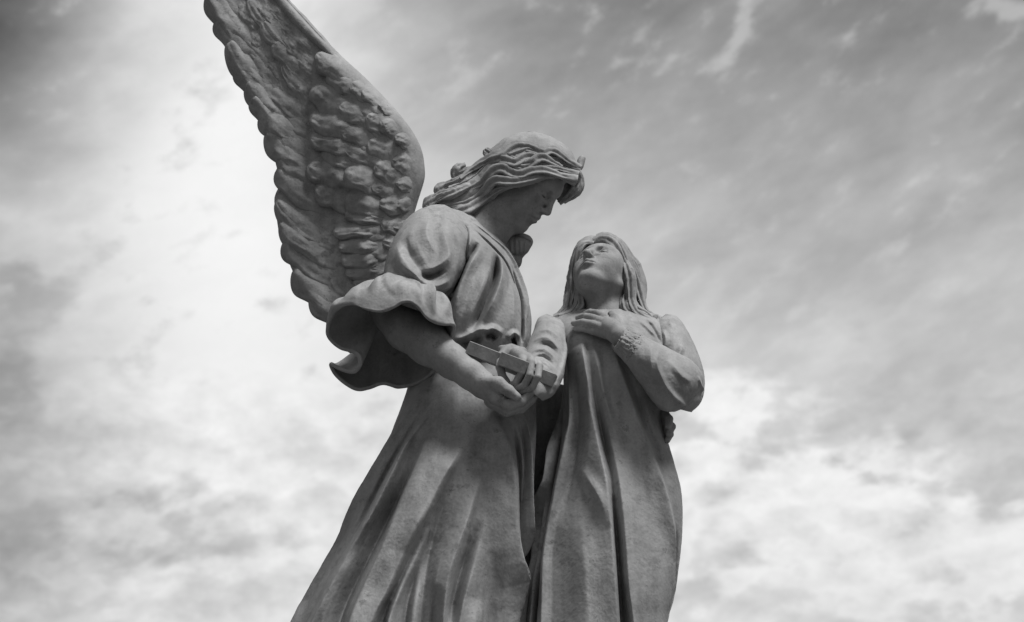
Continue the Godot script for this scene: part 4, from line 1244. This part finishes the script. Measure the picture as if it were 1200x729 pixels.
# ------------------------------------------------------------------ cross, plinth, ground
func bevel_box(st: SurfaceTool, xf: Transform3D, half: Vector3, bev: float) -> void:
	var pts := []
	for sx in [-1, 1]:
		for sy in [-1, 1]:
			for sz in [-1, 1]:
				var c := Vector3(sx, sy, sz)
				for k in 3:
					var p := c * half
					for m in 3:
						if m != k: p[m] -= c[m] * bev
					pts.append(p)
	var id := func(sx, sy, sz, k): return ((((sx + 1) / 2) * 2 + (sy + 1) / 2) * 2 + (sz + 1) / 2) * 3 + k
	var face := func(a: Array):
		var c := Vector3.ZERO
		for i in a: c += pts[i]
		c /= a.size()
		var n: Vector3 = (pts[a[1]] - pts[a[0]]).cross(pts[a[2]] - pts[a[0]])
		if n.dot(c) < 0.0: a.reverse(); n = -n
		n = (xf.basis * n).normalized()
		for i in range(1, a.size() - 1):
			for q in [a[0], a[i + 1], a[i]]:
				st.set_normal(n)
				st.add_vertex(xf * pts[q])
	for k in 3:
		for s in [-1, 1]:
			var q := []
			for uv in [[-1, -1], [1, -1], [1, 1], [-1, 1]]:
				var c := [0, 0, 0]
				c[k] = s; c[(k + 1) % 3] = uv[0]; c[(k + 2) % 3] = uv[1]
				q.append(id.call(c[0], c[1], c[2], k))
			face.call(q)
		for s1 in [-1, 1]:
			for s2 in [-1, 1]:
				var a := [0, 0, 0]
				a[(k + 1) % 3] = s1; a[(k + 2) % 3] = s2
				var b := a.duplicate()
				a[k] = -1; b[k] = 1
				face.call([id.call(a[0], a[1], a[2], (k + 1) % 3), id.call(b[0], b[1], b[2], (k + 1) % 3), id.call(b[0], b[1], b[2], (k + 2) % 3), id.call(a[0], a[1], a[2], (k + 2) % 3)])
	for sx in [-1, 1]:
		for sy in [-1, 1]:
			for sz in [-1, 1]: face.call([id.call(sx, sy, sz, 0), id.call(sx, sy, sz, 1), id.call(sx, sy, sz, 2)])

func build_cross() -> void:
	var a := P(549, 408, 0.262)
	var b := P(650, 447, 0.262)
	var x := (b - a).normalized()
	var zc := Vector3(0, -0.30, 1)      # the flat side is turned up, its edge to the viewer
	zc = (zc - x * zc.dot(x)).normalized()
	var y := zc.cross(x)
	var st := SurfaceTool.new()
	st.begin(Mesh.PRIMITIVE_TRIANGLES)
	var bas := Basis(x, y, zc)
	bevel_box(st, Transform3D(bas, (a + b) * 0.5), Vector3(a.distance_to(b) * 0.5, 0.0162, 0.022), 0.0015)
	bevel_box(st, Transform3D(bas, a + x * 0.125 + y * 0.0), Vector3(0.036, 0.0166, 0.058), 0.0015)
	var o := MeshInstance3D.new()
	o.mesh = st.commit()
	o.name = "stone_cross"
	o.material_override = stone
	add_child(o, true)
	tag(o, "small plain marble cross clasped between the two figures' hands", "cross")

func build_ground() -> void:
	var st := SurfaceTool.new()
	st.begin(Mesh.PRIMITIVE_TRIANGLES)
	bevel_box(st, Transform3D(Basis(), Vector3(0, 0.14, 0.02)), Vector3(0.95, 0.14, 0.75), 0.02)
	bevel_box(st, Transform3D(Basis(), Vector3(0, 1.06, 0.02)), Vector3(0.78, 0.778, 0.58), 0.015)
	bevel_box(st, Transform3D(Basis(), Vector3(0, 1.918, 0.02)), Vector3(0.86, 0.078, 0.66), 0.025)
	var o := MeshInstance3D.new()
	o.mesh = st.commit()
	o.name = "plinth"
	o.material_override = stone_wing
	add_child(o)
	tag(o, "tall square stone plinth carrying the two marble figures", "plinth")
	var g := MeshInstance3D.new()
	var pm := PlaneMesh.new()
	pm.size = Vector2(600, 600)
	g.mesh = pm
	g.name = "ground"
	var gm: StandardMaterial3D = stone.duplicate()
	gm.albedo_color = Color(0.48, 0.48, 0.48)
	gm.uv1_scale = Vector3.ONE / 2.5
	g.material_override = gm
	add_child(g)
	tag(g, "dark gravel ground around the plinth", "ground", "", "structure")
